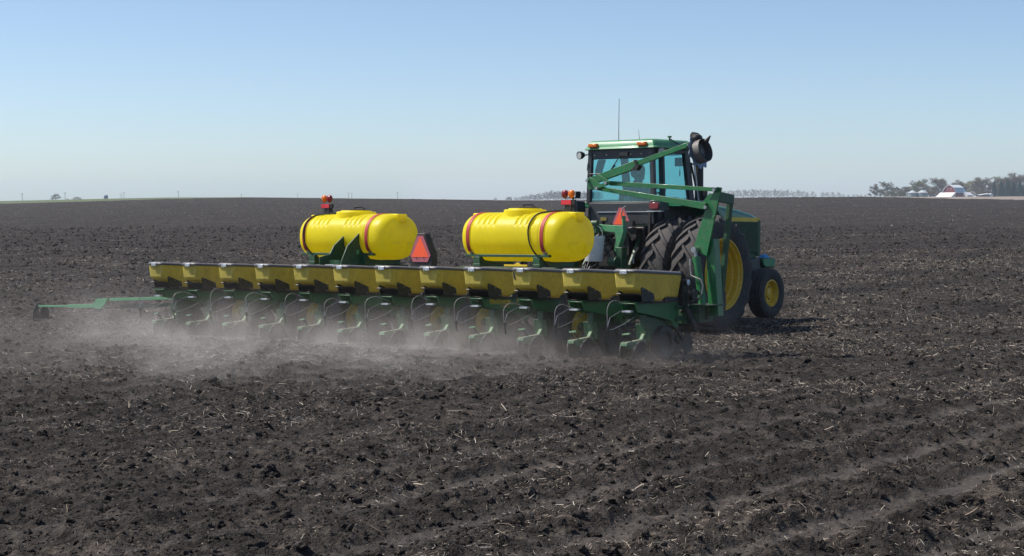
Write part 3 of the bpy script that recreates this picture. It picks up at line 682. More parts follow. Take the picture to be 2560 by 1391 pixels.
# ------------------------------------------------------------------ liquid tanks, strapped on the cradles
def tank_radius(x, th, L):
    """superellipse section 0.80 wide by 0.645 high with moulded grooves; ends rounded over"""
    a, b, e = 0.420, 0.325, 2.35
    ct, st = math.cos(th), math.sin(th)
    r = (abs(ct / a) ** e + abs(st / b) ** e) ** (-1 / e)
    hx = L / 2; d = hx - abs(x); sh = 0.16
    k = 1.0
    if d < sh: k = 0.70 + 0.30 * math.sqrt(max(0, 1 - ((sh - d) / sh) ** 2))
    return r, k
def make_tank(x, label, hose_side):
    zc, yc, L = 1.445, 1.46, 1.69; x = x + 0.065
    t = thing('liquid_tank', label, 'tank', (x, yc, 1.12), 'yellow liquid tanks on the planter')
    dz = zc - 1.12
    xs = sorted(set([-L/2 + 0.16 * (1 - math.cos(q)) for q in np.linspace(0, math.pi/2, 10)] + [L/2 - 0.16 * (1 - math.cos(q)) for q in np.linspace(0, math.pi/2, 10)] + list(np.linspace(-L/2 + 0.16, L/2 - 0.16, 130))))
    nth = 96; gro = [-0.53, -0.44, -0.35, -0.26, 0.10, 0.19, 0.28, 0.37]; deep = [-0.725, 0.60, -0.63, 0.50]
    b = MB(); N = len(xs)
    for xi, xx in enumerate(xs):
        for k in range(nth):
            th = 2 * math.pi * k / nth
            r, kk = tank_radius(xx, th, L)
            sy, sz = math.cos(th), math.sin(th)
            deg = math.degrees(th) % 360
            g = 0
            up = 18 < deg < 72 or 108 < deg < 162; dn = 198 < deg < 245 or 295 < deg < 342
            if up or dn:
                ed = min(abs(deg - e0) for e0 in (18, 72, 108, 162, 198, 245, 295, 342)); fd = min(1, ed / 6.0)
                for gx in gro: g += math.exp(-((xx - gx) / 0.014) ** 2) * (0.016 if up else 0.008) * fd
            for gx in deep: g += 0.010 * math.exp(-((xx - gx) / 0.010) ** 2)
            r = (r - g) * kk
            zz = sz * r
            crease = -0.012 * math.exp(-((deg - 180) / 5) ** 2) - 0.012 * math.exp(-(min(deg, 360 - deg) / 5) ** 2)
            b.v.append(Vector((xx, sy * r, zz + dz + 0 * crease)))
    for i in range(N - 1):
        for k in range(nth):
            k2 = (k + 1) % nth; b.f.append([i*nth + k, i*nth + k2, (i+1)*nth + k2, (i+1)*nth + k])
    # domed ends
    for sgn, base in ((-1, 0), (1, (N - 1) * nth)):
        prev = list(range(base, base + nth))
        for q in np.linspace(0.95, 0.04, 20):
            st = len(b.v)
            for k in range(nth):
                p = b.v[base + k]; yy, zz = p.y * q, (p.z - dz) * q
                # two moulded pads low on the end
                pad = min(1, max(0, (0.085 - abs(abs(yy) - 0.16)) / 0.022)) * min(1, max(0, (0.075 - abs(zz + 0.145)) / 0.022))
                b.v.append(Vector((sgn * (L/2 + 0.040 * (1 - q * q) + 0.020 * pad), yy, dz + zz)))
            cur = list(range(st, st + nth))
            for k in range(nth): b.f.append([prev[k], prev[(k+1) % nth], cur[(k+1) % nth], cur[k]])
            prev = cur
        b.f.append(prev)
    body = b.build('tank_body', TANK, t, smooth=50)
    for sgn in (-1, 1):
        # moulded lugs on the ends and the lifting notch on top
        bx = MB()
        bx.prism([(-0.10, dz + 0.318), (0.10, dz + 0.318), (0.07, dz + 0.19), (-0.07, dz + 0.19)], 'x', sgn * (L/2 - 0.13), sgn * (L/2 + 0.022))
        bx.build('moulded_lug', TANK, t, bevel=0.02, seg=3, smooth=60)
    ring = MB().lathe([(0.285, -0.06), (0.285, 0.022), (0.27, 0.034), (0.225, 0.034), (0.22, 0.05), (0.0, 0.05)], (-0.04, 0, dz + 0.325), (0, 0, 1), 40).build('filler_ring', TANK, t, bevel=0.004)
    lid = MB().lathe([(0.19, 0.05), (0.19, 0.062), (0.175, 0.066), (0.0, 0.070)], (-0.04, 0, dz + 0.325), (0, 0, 1), 36).build('tank_lid', BLACK, t)
    MB().tube([(-0.05, -0.02, dz + 0.39), (-0.05, -0.02, dz + 0.425), (0.06, 0.02, dz + 0.425), (0.10, 0.03, dz + 0.39)], 0.012, 8).build('lid_handle', BLACK, lid)
    for sx in (-0.68, 0.55):
        sb = MB(); ths = [R(q) for q in np.linspace(-28, 208, 50)]
        for th in ths:
            r, kk = tank_radius(sx, th, L)
            p = Vector((0, math.cos(th), math.sin(th)))
            for q, hgt in ((-0.027, -0.004), (-0.027, 0.007), (0.027, 0.007), (0.027, -0.004)):
                sb.v.append(Vector((sx + q, p.y * (r * kk + hgt), dz + p.z * (r * kk + hgt))))
        for i in range(len(ths) - 1):
            for k in range(4): sb.f.append([i*4 + k, i*4 + (k+1) % 4, (i+1)*4 + (k+1) % 4, (i+1)*4 + k])
        st = sb.build('strap', STRAP, t)
        r, kk = tank_radius(sx, R(208), L); y0, z0 = math.cos(R(208)) * r, dz + math.sin(R(208)) * r
        MB().beam((sx, y0 - 0.012, z0 + 0.05), (sx + 0.012, y0 + 0.03, z0 - 0.035), 0.062, 0.018, (0, -1, 0)).build('buckle', STEEL, st, bevel=0.003)
        MB().tube([(sx + 0.012, y0 + 0.02, z0 - 0.03), (sx + 0.03, y0 + 0.05, z0 - 0.07)], 0.008, 6).build('hook', STEEL, st)
    hx = hose_side
    pts = []
    for q in np.linspace(100, 222, 22):
        th = R(q); xx = hx - 0.10 * math.sin(R((q - 100) * 1.47)) + (0.18 if hx > 0 else 0.22) * max(0, (125 - q) / 25)
        r, kk = tank_radius(xx, th, L); pts.append((xx, math.cos(th) * (r * kk + 0.015), dz + math.sin(th) * (r * kk + 0.015)))
    pts += [(hx + 0.10, -0.24, dz - 0.38), (hx + 0.12, -0.2, dz - 0.46)]
    MB().tube(pts, 0.011, 8).build('tank_hose', HOSEB, t)
make_tank(TANKX[0], 'yellow plastic liquid tank next to the tractor, black hose at its right end', 0.44)
make_tank(TANKX[1], 'yellow plastic liquid tank behind the folded hinge plates, left of the other', -0.58)

# ------------------------------------------------------------------ tractor
TY = 6.19
tractor = thing('tractor', 'green cab tractor with dual rear wheels pulling the planter', 'tractor', (0, 0, 0))
CABF = 7.05

def lug_tyre():
    R0, wd, rim = 0.872, 0.47, 0.545
    pr = [(rim, -0.20), (rim + 0.03, -0.215), (0.66, -0.235), (0.74, -0.238), (0.80, -0.228), (0.838, -0.20), (0.858, -0.14), (0.868, -0.07), (0.872, 0.0),
          (0.868, 0.07), (0.858, 0.14), (0.838, 0.20), (0.80, 0.228), (0.74, 0.238), (0.66, 0.235), (rim + 0.03, 0.215), (rim, 0.20)]
    b = MB().lathe(pr, (0, 0, 0), (1, 0, 0), 72)
    sx = np.array([p[1] for p in pr[5:12]]); sr = np.array([p[0] for p in pr[5:12]])
    def surf(x):
        ax = abs(x)
        if ax <= 0.20: return float(np.interp(ax, [0, 0.07, 0.14, 0.20], [0.872, 0.868, 0.858, 0.838]))
        return float(np.interp(ax, [0.20, 0.228, 0.238], [0.838, 0.80, 0.76]))
    NL = 20
    for side in (-1, 1):
        for k in range(NL):
            t0 = 2 * math.pi * (k + (0.5 if side > 0 else 0)) / NL
            secs = []
            for s in (-0.03, 0.05, 0.11, 0.165, 0.212, 0.232):
                # ridge leans: the centre end sits ahead of the shoulder end
                tt = t0 - 0.33 * (s / 0.232) ** 0.9 if s > 0 else t0 + 0.02
                rr = surf(s); hgt = 0.042 if s < 0.215 else 0.020
                half = 0.030 + 0.016 * max(s, 0) / 0.23
                row = []
                for da, rad in ((-half * 1.35 / rr, rr - 0.012), (-half * 0.85 / rr, rr + hgt), (half * 0.85 / rr, rr + hgt), (half * 1.35 / rr, rr - 0.012)):
                    a = tt + da
                    # angle 0 points to the rear (-y), growing upwards
                    row.append(Vector((side * s, -math.cos(a) * rad, math.sin(a) * rad)))
                secs.append(row)
            vs = [p for r_ in secs for p in r_]; fs = []
            for i in range(len(secs) - 1):
                for q in range(3): fs.append((i*4 + q, i*4 + q + 1, (i+1)*4 + q + 1, (i+1)*4 + q))
            fs += [(0, 1, 2, 3), (4*(len(secs)-1) + 3, 4*(len(secs)-1) + 2, 4*(len(secs)-1) + 1, 4*(len(secs)-1))]
            b.add(vs, fs)
    return b
t0 = None
for x in (1.515, 0.955, -0.955, -1.515):
    if t0 is None:
        t0 = lug_tyre().build('rear_tyre', RUBBER, tractor, smooth=30)
        rm = MB().lathe([(0.558, 0.222), (0.545, 0.226), (0.532, 0.218), (0.520, 0.185), (0.497, 0.170), (0.490, 0.09), (0.462, 0.075), (0.452, 0.0), (0.445, -0.04), (0.22, -0.05), (0.20, -0.02), (0.0, -0.02)], (0, 0, 0), (1, 0, 0), 64)
        rm.lathe([(0.558, -0.222), (0.545, -0.226), (0.53, -0.21), (0.50, -0.16), (0.48, -0.06), (0.44, -0.055)], (0, 0, 0), (1, 0, 0), 64)
        rim0 = rm.build('rim', YELLOW, t0)
        nb = MB()
        for k in range(8):
            a = 2 * math.pi * k / 8; nb.tube([(-0.05, 0.30 * math.cos(a), 0.30 * math.sin(a)), (-0.03, 0.30 * math.cos(a), 0.30 * math.sin(a))], 0.03, 8)
        nb.tube([(-0.25, 0, 0), (0.06, 0, 0)], 0.07, 16)
        nb.build('hub', YELLOW, t0)
        o = t0
    else:
        o = copy_tree(t0, tractor)
    o.location = (x, TY, 0.892)
    o.rotation_euler = (R(rnd.uniform(0, 18)), 0, 0)
MB().tube([(-1.75, TY, 0.892), (1.6, TY, 0.892)], 0.055, 12).tube([(-0.7, TY, 0.892), (0.7, TY, 0.892)], 0.16, 16).build('rear_axle', GREEN_D, tractor)
ch = MB()
ch.prism([(5.75, 0.62), (5.70, 1.15), (6.5, 1.55), (7.3, 1.35), (9.45, 1.15), (9.45, 0.80), (7.4, 0.62)], 'x', -0.28, 0.28)
ch.build('chassis', BLACK, tractor, bevel=0.02)
MB().prism([(5.85, 1.10), (5.85, 1.62), (6.4, 1.68), (7.2, 1.68), (7.2, 1.05)], 'x', -0.48, 0.48).build('transmission', BLACK, tractor, bevel=0.03)
for sx in (-1, 1): MB().box((sx * 0.53 - 0.19, 6.9, 0.95), (sx * 0.53 + 0.19, 7.9, 1.35)).build('fuel_tank', GREEN_D, tractor, bevel=0.04)
# hydraulic outlets, valves and lines under the cab
rv = MB()
for k in range(26):
    x = rnd.uniform(-0.45, 0.5); z = rnd.uniform(0.95, 1.60); y = 5.66 + rnd.uniform(0, 0.12)
    rv.tube([(x, y, z), (x, y - rnd.uniform(0.04, 0.12), z)], rnd.uniform(0.016, 0.032), 8)
rv.box((-0.30, 5.62, 1.62), (-0.16, 5.70, 1.71)).box((0.28, 5.62, 1.62), (0.42, 5.70, 1.71)).box((-0.3, 5.70, 1.0), (0.3, 5.80, 1.45))
valves = rv.build('hydraulic_valve', paint('oily_steel', (0.05, 0.05, 0.05, 1), 0.35, metal=0.5, dust=0.3), tractor)
for k in range(7):
    x = rnd.uniform(-0.35, 0.35); z = rnd.uniform(1.05, 1.5); x2 = rnd.uniform(-0.1, 0.1)
    pts = [(x, 5.60, z), (x + 0.02, 5.45, z + rnd.uniform(0.02, 0.14)), (x * 0.6 + x2, 5.25, z - 0.10), (x2, 4.9, 0.80 + rnd.uniform(-0.1, 0.15)), (x2, 4.4, 0.70)]
    cu = [Vector(p) for p in pts]; fine = []
    for i in range(len(cu) - 1):
        p0, p1, p2, p3 = cu[max(i-1, 0)], cu[i], cu[i+1], cu[min(i+2, len(cu)-1)]
        for t in (0, 0.25, 0.5, 0.75):
            fine.append(0.5 * ((2*p1) + (p2-p0)*t + (2*p0-5*p1+4*p2-p3)*t*t + (3*p1-p0-3*p2+p3)*t**3))
    MB().tube(fine, 0.012, 6).build('hydraulic_hose', HOSEB, valves)
# three point quick hitch
qh = MB().prism([(-0.08, 1.66), (0.53, 1.63), (0.545, 1.55), (0.50, 1.42), (0.425, 1.225), (0.36, 1.235), (0.40, 1.40), (0.38, 1.53), (-0.08, 1.56)], 'y', 5.20, 5.30)
qh.prism([(0.08, 1.66), (-0.53, 1.63), (-0.545, 1.55), (-0.50, 1.42), (-0.425, 1.225), (-0.36, 1.235), (-0.40, 1.40), (-0.38, 1.53), (0.08, 1.56)], 'y', 5.203, 5.297)
qhitch = qh.build('quick_hitch', GREEN_L, tractor, bevel=0.006)
for sx in (-1, 1): MB().box((sx * 0.46 - 0.06, 5.19, 0.80), (sx * 0.46 + 0.06, 5.34, 1.30)).build('hitch_leg', GREEN_D, qhitch, bevel=0.01)
MB().lathe([(0.0, -0.07), (0.075, -0.07), (0.075, 0.07), (0.0, 0.07)], (0.40, 5.15, 1.08), (1, 0, 0), 16).tube([(0.0, 5.12, 1.67), (0.12, 5.12, 1.67)], 0.045, 12).box((-0.02, 5.10, 1.52), (0.10, 5.19, 1.68)).build('hitch_hook', GREEN_D, qhitch, bevel=0.008)
MB().beam((0.0, 5.3, 1.55), (0.0, 5.8, 1.45), 0.07, 0.06).build('top_link', GREEN_D, qhitch, bevel=0.006)
for sx in (-1, 1): MB().beam((sx * 0.46, 5.3, 0.95), (sx * 0.40, 5.95, 0.75), 0.06, 0.09).beam((sx * 0.44, 5.45, 0.90), (sx * 0.42, 5.85, 1.5), 0.05, 0.05).build('lift_arm', GREEN_D, qhitch, bevel=0.006)
MB().tube([(0.66, 5.42, 1.30), (0.58, 5.40, 1.13)], 0.014, 6).tube([(0.585, 5.40, 1.135), (0.55, 5.38, 1.05)], 0.011, 6).tube([(0.59, 5.40, 1.14), (0.60, 5.39, 1.05)], 0.011, 6).build('check_chain', STEEL, qhitch)
MB().tube([(0.52, 5.25, 1.62), (0.52, 5.24, 1.72), (0.52, 5.24, 1.78)], 0.03, 8).build('guide_post', GREEN_L, qhitch)
MB().tube([(0.50, 5.22, 1.74), (0.505, 5.20, 1.84), (0.53, 5.2, 1.90), (0.57, 5.22, 1.93)], 0.010, 6).build('pull_cord', HOSE, qhitch)
MB().box((-0.06, 4.9, 0.45), (0.06, 6.0, 0.52)).build('drawbar', STEEL, tractor, bevel=0.006)

# fenders over the inner duals, tail lamps on them
for sx in (-1, 1):
    poly = [(5.92, 1.93), (5.94, 2.03), (6.55, 2.035), (7.05, 1.93), (7.28, 1.72), (7.33, 1.5), (7.28, 1.5), (7.20, 1.70), (6.98, 1.87), (6.55, 1.955), (6.1, 1.955)]
    fe = MB().prism(poly, 'x', sx * 0.60, sx * 1.12).build('fender', GREEN_HOOD, tractor, bevel=0.012)
    MB().prism([(5.83, 1.2), (5.85, 1.90), (6.5, 1.95), (7.0, 1.86), (7.25, 1.5), (7.25, 1.0)], 'x', sx * 0.56, sx * 0.60).build('fender_skirt', BLACK, fe)
    hx = sx * 0.80
    tl = MB().prism([(hx - 0.125, 1.86), (hx + 0.125, 1.86), (hx + 0.11, 2.035), (hx - 0.095, 2.035)], 'y', 5.66, 5.90).build('tail_lamp', CABGREY, tractor, bevel=0.02)
    MB().prism([(hx - 0.085, 1.91), (hx - 0.06, 1.89), (hx + 0.06, 1.89), (hx + 0.085, 1.91), (hx + 0.085, 1.97), (hx + 0.06, 1.99), (hx - 0.06, 1.99), (hx - 0.085, 1.97)], 'y', 5.64, 5.66).build('lens', REDLENS, tl, bevel=0.006)
    MB().prism([(hx - 0.13, 1.853), (hx + 0.13, 1.853), (hx + 0.13, 1.863), (hx - 0.13, 1.863)], 'y', 5.65, 5.735).build('trim', GALV, tl)
MB().beam((-0.80, 5.70, 2.04), (-0.80, 5.72, 2.09), 0.03, 0.03).prism([(-0.88, 2.08), (-0.70, 2.08), (-0.69, 2.19), (-0.89, 2.19)], 'y', 5.66, 5.78).build('work_lamp', BLACK, tractor, bevel=0.01)
wl = MB().prism([(-0.865, 2.095), (-0.715, 2.095), (-0.71, 2.175), (-0.87, 2.175)], 'y', 5.652, 5.658).build('lamp_glass', LENSW, tractor.children[-1] if False else None)
wl.parent = [o for o in tractor.children if o.name.startswith('work_lamp')][0]

# cab
cabp = CABGREY
def pil(a, b, w1, w2): return MB().beam(a, b, w1, w2, (0, 1, 0))
fl = MB().box((-0.60, 5.95, 1.55), (0.60, 7.0, 1.62)).build('cab_floor', INTER, tractor)
MB().prism([(-0.60, 2.00), (0.62, 2.00), (0.66, 1.66), (-0.62, 1.66)], 'y', 5.86, 5.90).build('rear_panel', cabp, tractor, bevel=0.008)
MB().box((-0.42, 5.845, 1.852), (0.66, 5.858, 1.862)).build('trim_strip', GALV, tractor)
MB().box((-0.36, 5.85, 1.72), (-0.24, 5.858, 1.775)).build('warning_plate', paint('dull_yellow_plate', (0.20, 0.17, 0.03, 1), 0.5), tractor)
smv(tractor, (0.18, 5.66, 1.74), 0.30, housing=False)
MB().box((-0.10, 5.66, 1.45), (0.46, 5.84, 1.60)).build('sign_bracket', BLACK, tractor)
fr = MB()
fr.prism([(-0.555, 2.86), (0.64, 2.86), (0.64, 2.70), (-0.545, 2.70)], 'y', 5.885, 5.93)        # header over the rear window
fr.prism([(-0.625, 1.98), (0.62, 1.98), (0.62, 2.02), (-0.62, 2.02)], 'y', 5.88, 5.93)
for sx in (-1, 1):
    fr.beam((sx * 0.625, 5.91, 1.98), (sx * 0.585, 5.91, 2.88), 0.075, 0.07, (0, 1, 0))
    fr.beam((sx * 0.635, 6.16, 1.66), (sx * 0.63, 6.10, 2.84), 0.09, 0.05, (0, 1, 0)) if sx > 0 else None
    fr.beam((sx * 0.62, 7.05, 1.62), (sx * 0.60, 6.84, 2.86), 0.07, 0.14, (0, 1, 0))
    fr.beam((sx * 0.625, 5.95, 2.01), (sx * 0.625, 7.02, 2.01), 0.05, 0.07)
    fr.beam((sx * 0.60, 5.95, 2.83), (sx * 0.60, 6.86, 2.85), 0.06, 0.10)
    fr.beam((sx * 0.625, 6.0, 1.75), (sx * 0.625, 7.0, 1.75), 0.04, 0.45)
fr.beam((-0.6, 6.84, 2.83), (0.6, 6.84, 2.83), 0.08, 0.10); fr.beam((-0.62, 7.05, 1.75), (0.62, 7.05, 1.75), 0.05, 0.48)
cf = fr.build('cab_frame', cabp, tractor, bevel=0.008)
bt = MB()
for x in (-0.50, -0.27, 0.02, 0.20, 0.40, 0.56): bt.lathe([(0, 0.008), (0.011, 0.006), (0.012, 0)], (x, 5.884, 2.765), (0, -1, 0), 8)
tag(bt.build('frame_screw', STEEL, cf), kind='stuff')
MB().prism([(-0.585, 2.02), (0.585, 2.02), (0.55, 2.70), (-0.55, 2.70)], 'y', 5.905, 5.910).build('rear_window', GLASS, tractor, smooth=0)
for sx in (-1, 1):
    MB().add([(sx*0.622, 5.95, 2.05), (sx*0.622, 7.00, 2.05), (sx*0.602, 6.87, 2.80), (sx*0.602, 5.95, 2.80), (sx*0.617, 5.95, 2.05), (sx*0.617, 7.00, 2.05), (sx*0.597, 6.87, 2.80), (sx*0.597, 5.95, 2.80)],
             [(0,1,2,3),(7,6,5,4),(0,4,5,1),(1,5,6,2),(2,6,7,3),(3,7,4,0)]).build('side_window', GLASS, tractor, smooth=0)
MB().add([(-0.585, 7.05, 1.99), (0.585, 7.05, 1.99), (0.565, 6.86, 2.78), (-0.565, 6.86, 2.78), (-0.585, 7.045, 1.99), (0.585, 7.045, 1.99), (0.565, 6.855, 2.78), (-0.565, 6.855, 2.78)],
         [(0,1,2,3),(7,6,5,4),(0,4,5,1),(1,5,6,2),(2,6,7,3),(3,7,4,0)]).build('windscreen', GLASS, tractor, smooth=0)
# roof: thick rounded cap with drip edge
rf = MB()
base = [(-0.66, 5.83), (0.67, 5.83), (0.70, 5.90), (0.70, 6.95), (0.62, 7.05), (-0.62, 7.05), (-0.69, 6.95), (-0.69, 5.90)]
n = len(base); cx, cy = 0.0, 6.42
lv = [(2.850, 1.0, 0), (2.872, 1.0, 0), (2.880, 0.965, 0), (2.965, 0.925, 0.0), (2.995, 0.865, 0), (3.008, 0.60, 0)]
vs = []
for z, k, _ in lv: vs += [(cx + (x - cx) * k, cy + (y - cy) * k, z + 0.012 * (y - 5.8)) for x, y in base]
fs = [list(range(n))[::-1], [(len(lv) - 1) * n + k for k in range(n)]]
for a in range(len(lv) - 1): fs += [(a*n + k, a*n + (k+1) % n, (a+1)*n + (k+1) % n, (a+1)*n + k) for k in range(n)]
rf.add(vs, fs); roof = rf.build('cab_roof', GREEN_ROOF, tractor, bevel=0.012, seg=3, smooth=50)
MB().box((-0.57, 5.93, 2.79), (0.57, 6.88, 2.845)).build('headliner', INTER, roof)
for x in (-0.50, 0.44):
    MB().box((x - 0.085, 5.81, 2.893), (x + 0.085, 5.875, 2.948)).build('turn_lamp', AMBER, roof, bevel=0.012)
MB().tube([(-0.10, 5.98, 3.0), (-0.10, 5.98, 3.2), (-0.095, 5.98, 3.66)], [0.006, 0.005, 0.004], 6).build('antenna', BLACK, roof)
MB().tube([(0.30, 5.98, 3.0), (0.285, 5.98, 3.10), (0.28, 5.98, 3.16)], [0.004, 0.003, 0.002], 5).build('antenna', BLACK, roof)
MB().tube([(0.62, 6.35, 2.99), (0.62, 6.35, 3.04)], 0.015, 8).lathe([(0.0, 0.025), (0.035, 0.022), (0.035, 0.0), (0.0, -0.004)], (0.62, 6.35, 3.035), (0, 0, 1), 14).build('receiver_knob', GREEN, roof)
MB().tube([(0.63, 6.36, 3.01), (0.68, 6.45, 2.95), (0.72, 6.62, 2.90), (0.73, 6.8, 2.86)], 0.009, 6).build('receiver_cable', HOSEB, roof)
# lamps on the roof corners
for (x, y, z, dx) in ((-0.76, 5.86, 2.775, -0.25), (0.70, 6.02, 2.80, 0.3)):
    ax = Vector((dx, -1, -0.12))
    lm = MB().lathe([(0.0, -0.07), (0.035, -0.065), (0.060, -0.02), (0.066, 0.035), (0.058, 0.04)], (x, y, z), ax, 22).tube([(x + (0.05 if x < 0 else -0.03), y + 0.03, z + 0.0), (x + (0.12 if x < 0 else -0.06), y + 0.05, z + 0.01), (x + (0.12 if x < 0 else -0.06), y + 0.06, z + 0.08)], 0.012, 6).build('corner_lamp', BLACK, roof)
    MB().lathe([(0.0, 0.036), (0.056, 0.034)], (x, y, z), ax, 20).build('lamp_glass', LENSW, lm)
# wiper on the rear window, grab rail, mirrors
MB().beam((0.03, 5.87, 2.775), (-0.26, 5.885, 2.44), 0.012, 0.012).beam((-0.26, 5.88, 2.44), (-0.10, 5.885, 2.60), 0.012, 0.014).box((0.0, 5.85, 2.74), (0.16, 5.90, 2.80)).build('rear_wiper', BLACK, cf)
MB().tube([(-0.56, 5.88, 2.22), (-0.57, 5.80, 2.40), (-0.54, 5.79, 2.46), (-0.48, 5.79, 2.465), (-0.25, 5.80, 2.455)], 0.011, 6).build('grab_rail', BLACK, cf)
MB().tube([(-0.63, 5.93, 2.46), (-0.67, 5.92, 2.54), (-0.66, 5.92, 2.64), (-0.62, 5.92, 2.68)], 0.009, 6).build('lamp_cable', HOSEB, cf)
MB().tube([(0.665, 6.98, 2.70), (0.69, 7.10, 2.05), (0.70, 7.14, 1.98)], 0.012, 6).tube([(0.655, 7.03, 2.62), (0.67, 7.14, 2.02)], 0.010, 6).build('door_rail', GALV, cf)
MB().beam((0.64, 6.94, 2.66), (0.67, 7.07, 2.22), 0.02, 0.03).build('front_wiper', BLACK, cf)
MB().box((0.42, 6.80, 2.60), (0.60, 6.83, 2.74)).build('inside_mirror', BLACK, cf, bevel=0.01)
MB().tube([(0.51, 6.82, 2.60), (0.51, 6.82, 2.53)], 0.004, 5).tube([(0.51, 6.82, 2.53), (0.51, 6.82, 2.44)], [0.012, 0.008], 6).build('hanging_charm', BLACK, cf)
# seat, controls and steering wheel
st = MB().box((-0.25, 6.20, 1.72), (0.25, 6.62, 1.84)).prism([(-0.23, 1.80), (0.23, 1.80), (0.18, 2.22), (-0.18, 2.22)], 'y', 6.10, 6.19).box((-0.18, 6.25, 1.62), (0.18, 6.55, 1.72)).build('seat', INTER, tractor, bevel=0.04, seg=3)
MB().box((0.32, 6.15, 1.62), (0.56, 6.75, 2.10)).build('console', INTER, tractor, bevel=0.03)
MB().tube([(0, 6.98, 1.66), (0, 6.86, 2.14)], 0.05, 10).lathe([(0.19, -0.012), (0.205, 0.0), (0.19, 0.012), (0.178, 0.0)], (0, 6.84, 2.18), (0, -0.5, 1), 24, close=True).tube([(-0.19, 6.84, 2.18), (0.19, 6.84, 2.18)], 0.014, 6).build('steering_wheel', INTER, tractor)
MB().prism([(-0.56, 2.52), (-0.50, 2.70), (-0.36, 2.70), (-0.40, 2.60), (-0.44, 2.48), (-0.52, 2.36)], 'y', 5.96, 6.02).build('cab_monitor', INTER, tractor, bevel=0.02)
MB().box((-0.30, 6.70, 2.02), (-0.12, 6.74, 2.16)).build('display', INTER, tractor, bevel=0.01)

# hood with stripe and ribbed side screens
hs = []
prof = [(7.12, 2.075), (7.6, 2.06), (8.2, 2.02), (8.8, 1.965), (9.25, 1.90), (9.45, 1.85), (9.53, 1.79)]
b = MB(); secN = 13
for y, zt in prof:
    hwid = 0.41
    row = []
    for k in range(secN):
        t = k / (secN - 1)
        if t < 0.2: p = (-hwid, 1.735 + (zt - 0.10 - 1.735) * t / 0.2)
        elif t > 0.8: p = (hwid, 1.735 + (zt - 0.10 - 1.735) * (1 - t) / 0.2)
        else:
            a = math.pi * (1 - (t - 0.2) / 0.6); c_, s_ = math.cos(a), math.sin(a)
            p = (hwid * math.copysign(abs(c_) ** 0.45, c_), zt - 0.10 + 0.10 * abs(s_) ** 0.7)
        row.append(Vector((p[0], y, p[1])))
    hs.append(row)
for r_ in hs: b.v += r_
for i in range(len(hs) - 1):
    for k in range(secN - 1): b.f.append([i*secN + k, i*secN + k + 1, (i+1)*secN + k + 1, (i+1)*secN + k])
b.f.append([(len(hs)-1)*secN + k for k in range(secN)])
hood = b.build('hood', GREEN_HOOD, tractor, smooth=50)
MB().box((-0.405, 7.12, 1.20), (0.405, 9.52, 1.735)).box((-0.415, 9.44, 1.15), (0.415, 9.55, 1.78)).prism([(8.9, 1.20), (9.5, 1.20), (9.42, 1.06), (9.0, 1.08)], 'x', -0.38, 0.38).build('engine_panel', GREEN_D, tractor, bevel=0.015)
for sx in (-1, 1):
    MB().box((sx*0.408 - 0.006, 7.4, 1.738), (sx*0.408 + 0.006, 9.53, 1.808)).build('hood_stripe', DECAL, hood)
    g = MB()
    for k in range(44):
        y = 8.40 + k * 0.0235; g.box((sx*0.408 - 0.008, y, 1.22), (sx*0.408 + 0.008, y + 0.012, 1.72))
    q = g.build('side_screen', GREEN_D, tractor); q['kind'] = 'stuff'; q['label'] = 'ribbed dark green engine screen'
# exhaust stack, mirror
MB().tube([(0.55, 7.33, 1.9), (0.55, 7.33, 2.95)], 0.072, 20).tube([(0.55, 7.33, 2.93), (0.55, 7.33, 3.02), (0.555, 7.31, 3.075), (0.55, 7.25, 3.10), (0.53, 7.16, 3.11)], [0.062, 0.062, 0.064, 0.062, 0.06], 16).build('exhaust_stack', BLACK, tractor)
MB().box((0.52, 7.30, 2.07), (0.70, 7.36, 2.24)).tube([(0.6, 7.33, 2.0), (0.6, 7.33, 2.1)], 0.015, 6).build('mirror', BLACK, tractor, bevel=0.015)
MB().tube([(0.66, 6.95, 2.64), (0.60, 7.26, 2.60)], 0.012, 6).build('stack_brace', BLACK, tractor)

# front axle, wheels, weight bracket
ft = None
for sx in (1, -1):
    if ft is None:
        ft = MB().lathe(rib_tyre(0.425, 0.29, 0.225, 3), (0, 0, 0), (1, 0, 0), 56).build('front_tyre', RUBBER, tractor)
        MB().lathe([(0.232, 0.115), (0.212, 0.118), (0.20, 0.09), (0.185, 0.07), (0.18, 0.03), (0.09, 0.02), (0.08, 0.06), (0.05, 0.07), (0.0, 0.07)], (0, 0, 0), (1, 0, 0), 40).lathe([(0.232, -0.115), (0.20, -0.10), (0.18, -0.02), (0.0, -0.02)], (0, 0, 0), (1, 0, 0), 40).build('front_rim', YELLOW, ft)
        hb_ = MB()
        for k in range(6):
            a = 2 * math.pi * k / 6; hb_.tube([(0.02, 0.12 * math.cos(a), 0.12 * math.sin(a)), (0.035, 0.12 * math.cos(a), 0.12 * math.sin(a))], 0.014, 6)
        tag(hb_.build('wheel_nut', BLACK, ft), kind='stuff')
        o = ft
    else:
        o = copy_tree(ft, tractor); o.rotation_euler = (0, 0, math.pi)
    o.location = (sx * 0.77, 9.12, 0.52)
MB().beam((-0.60, 9.12, 0.58), (0.60, 9.12, 0.58), 0.18, 0.14).beam((0.58, 9.12, 0.45), (0.58, 9.12, 0.72), 0.10, 0.10, (0, 1, 0)).beam((-0.58, 9.12, 0.45), (-0.58, 9.12, 0.72), 0.10, 0.10, (0, 1, 0)).box((-0.3, 8.6, 0.6), (0.3, 9.4, 0.95)).build('front_axle', BLACK, tractor, bevel=0.015)
for sx in (-1, 1): MB().prism([(8.80, 1.08), (9.30, 1.11), (9.30, 0.94), (9.20, 0.80), (8.85, 0.70)], 'x', sx * 0.48 - 0.08, sx * 0.48 + 0.08).build('front_frame', CABGREY, tractor, bevel=0.02)
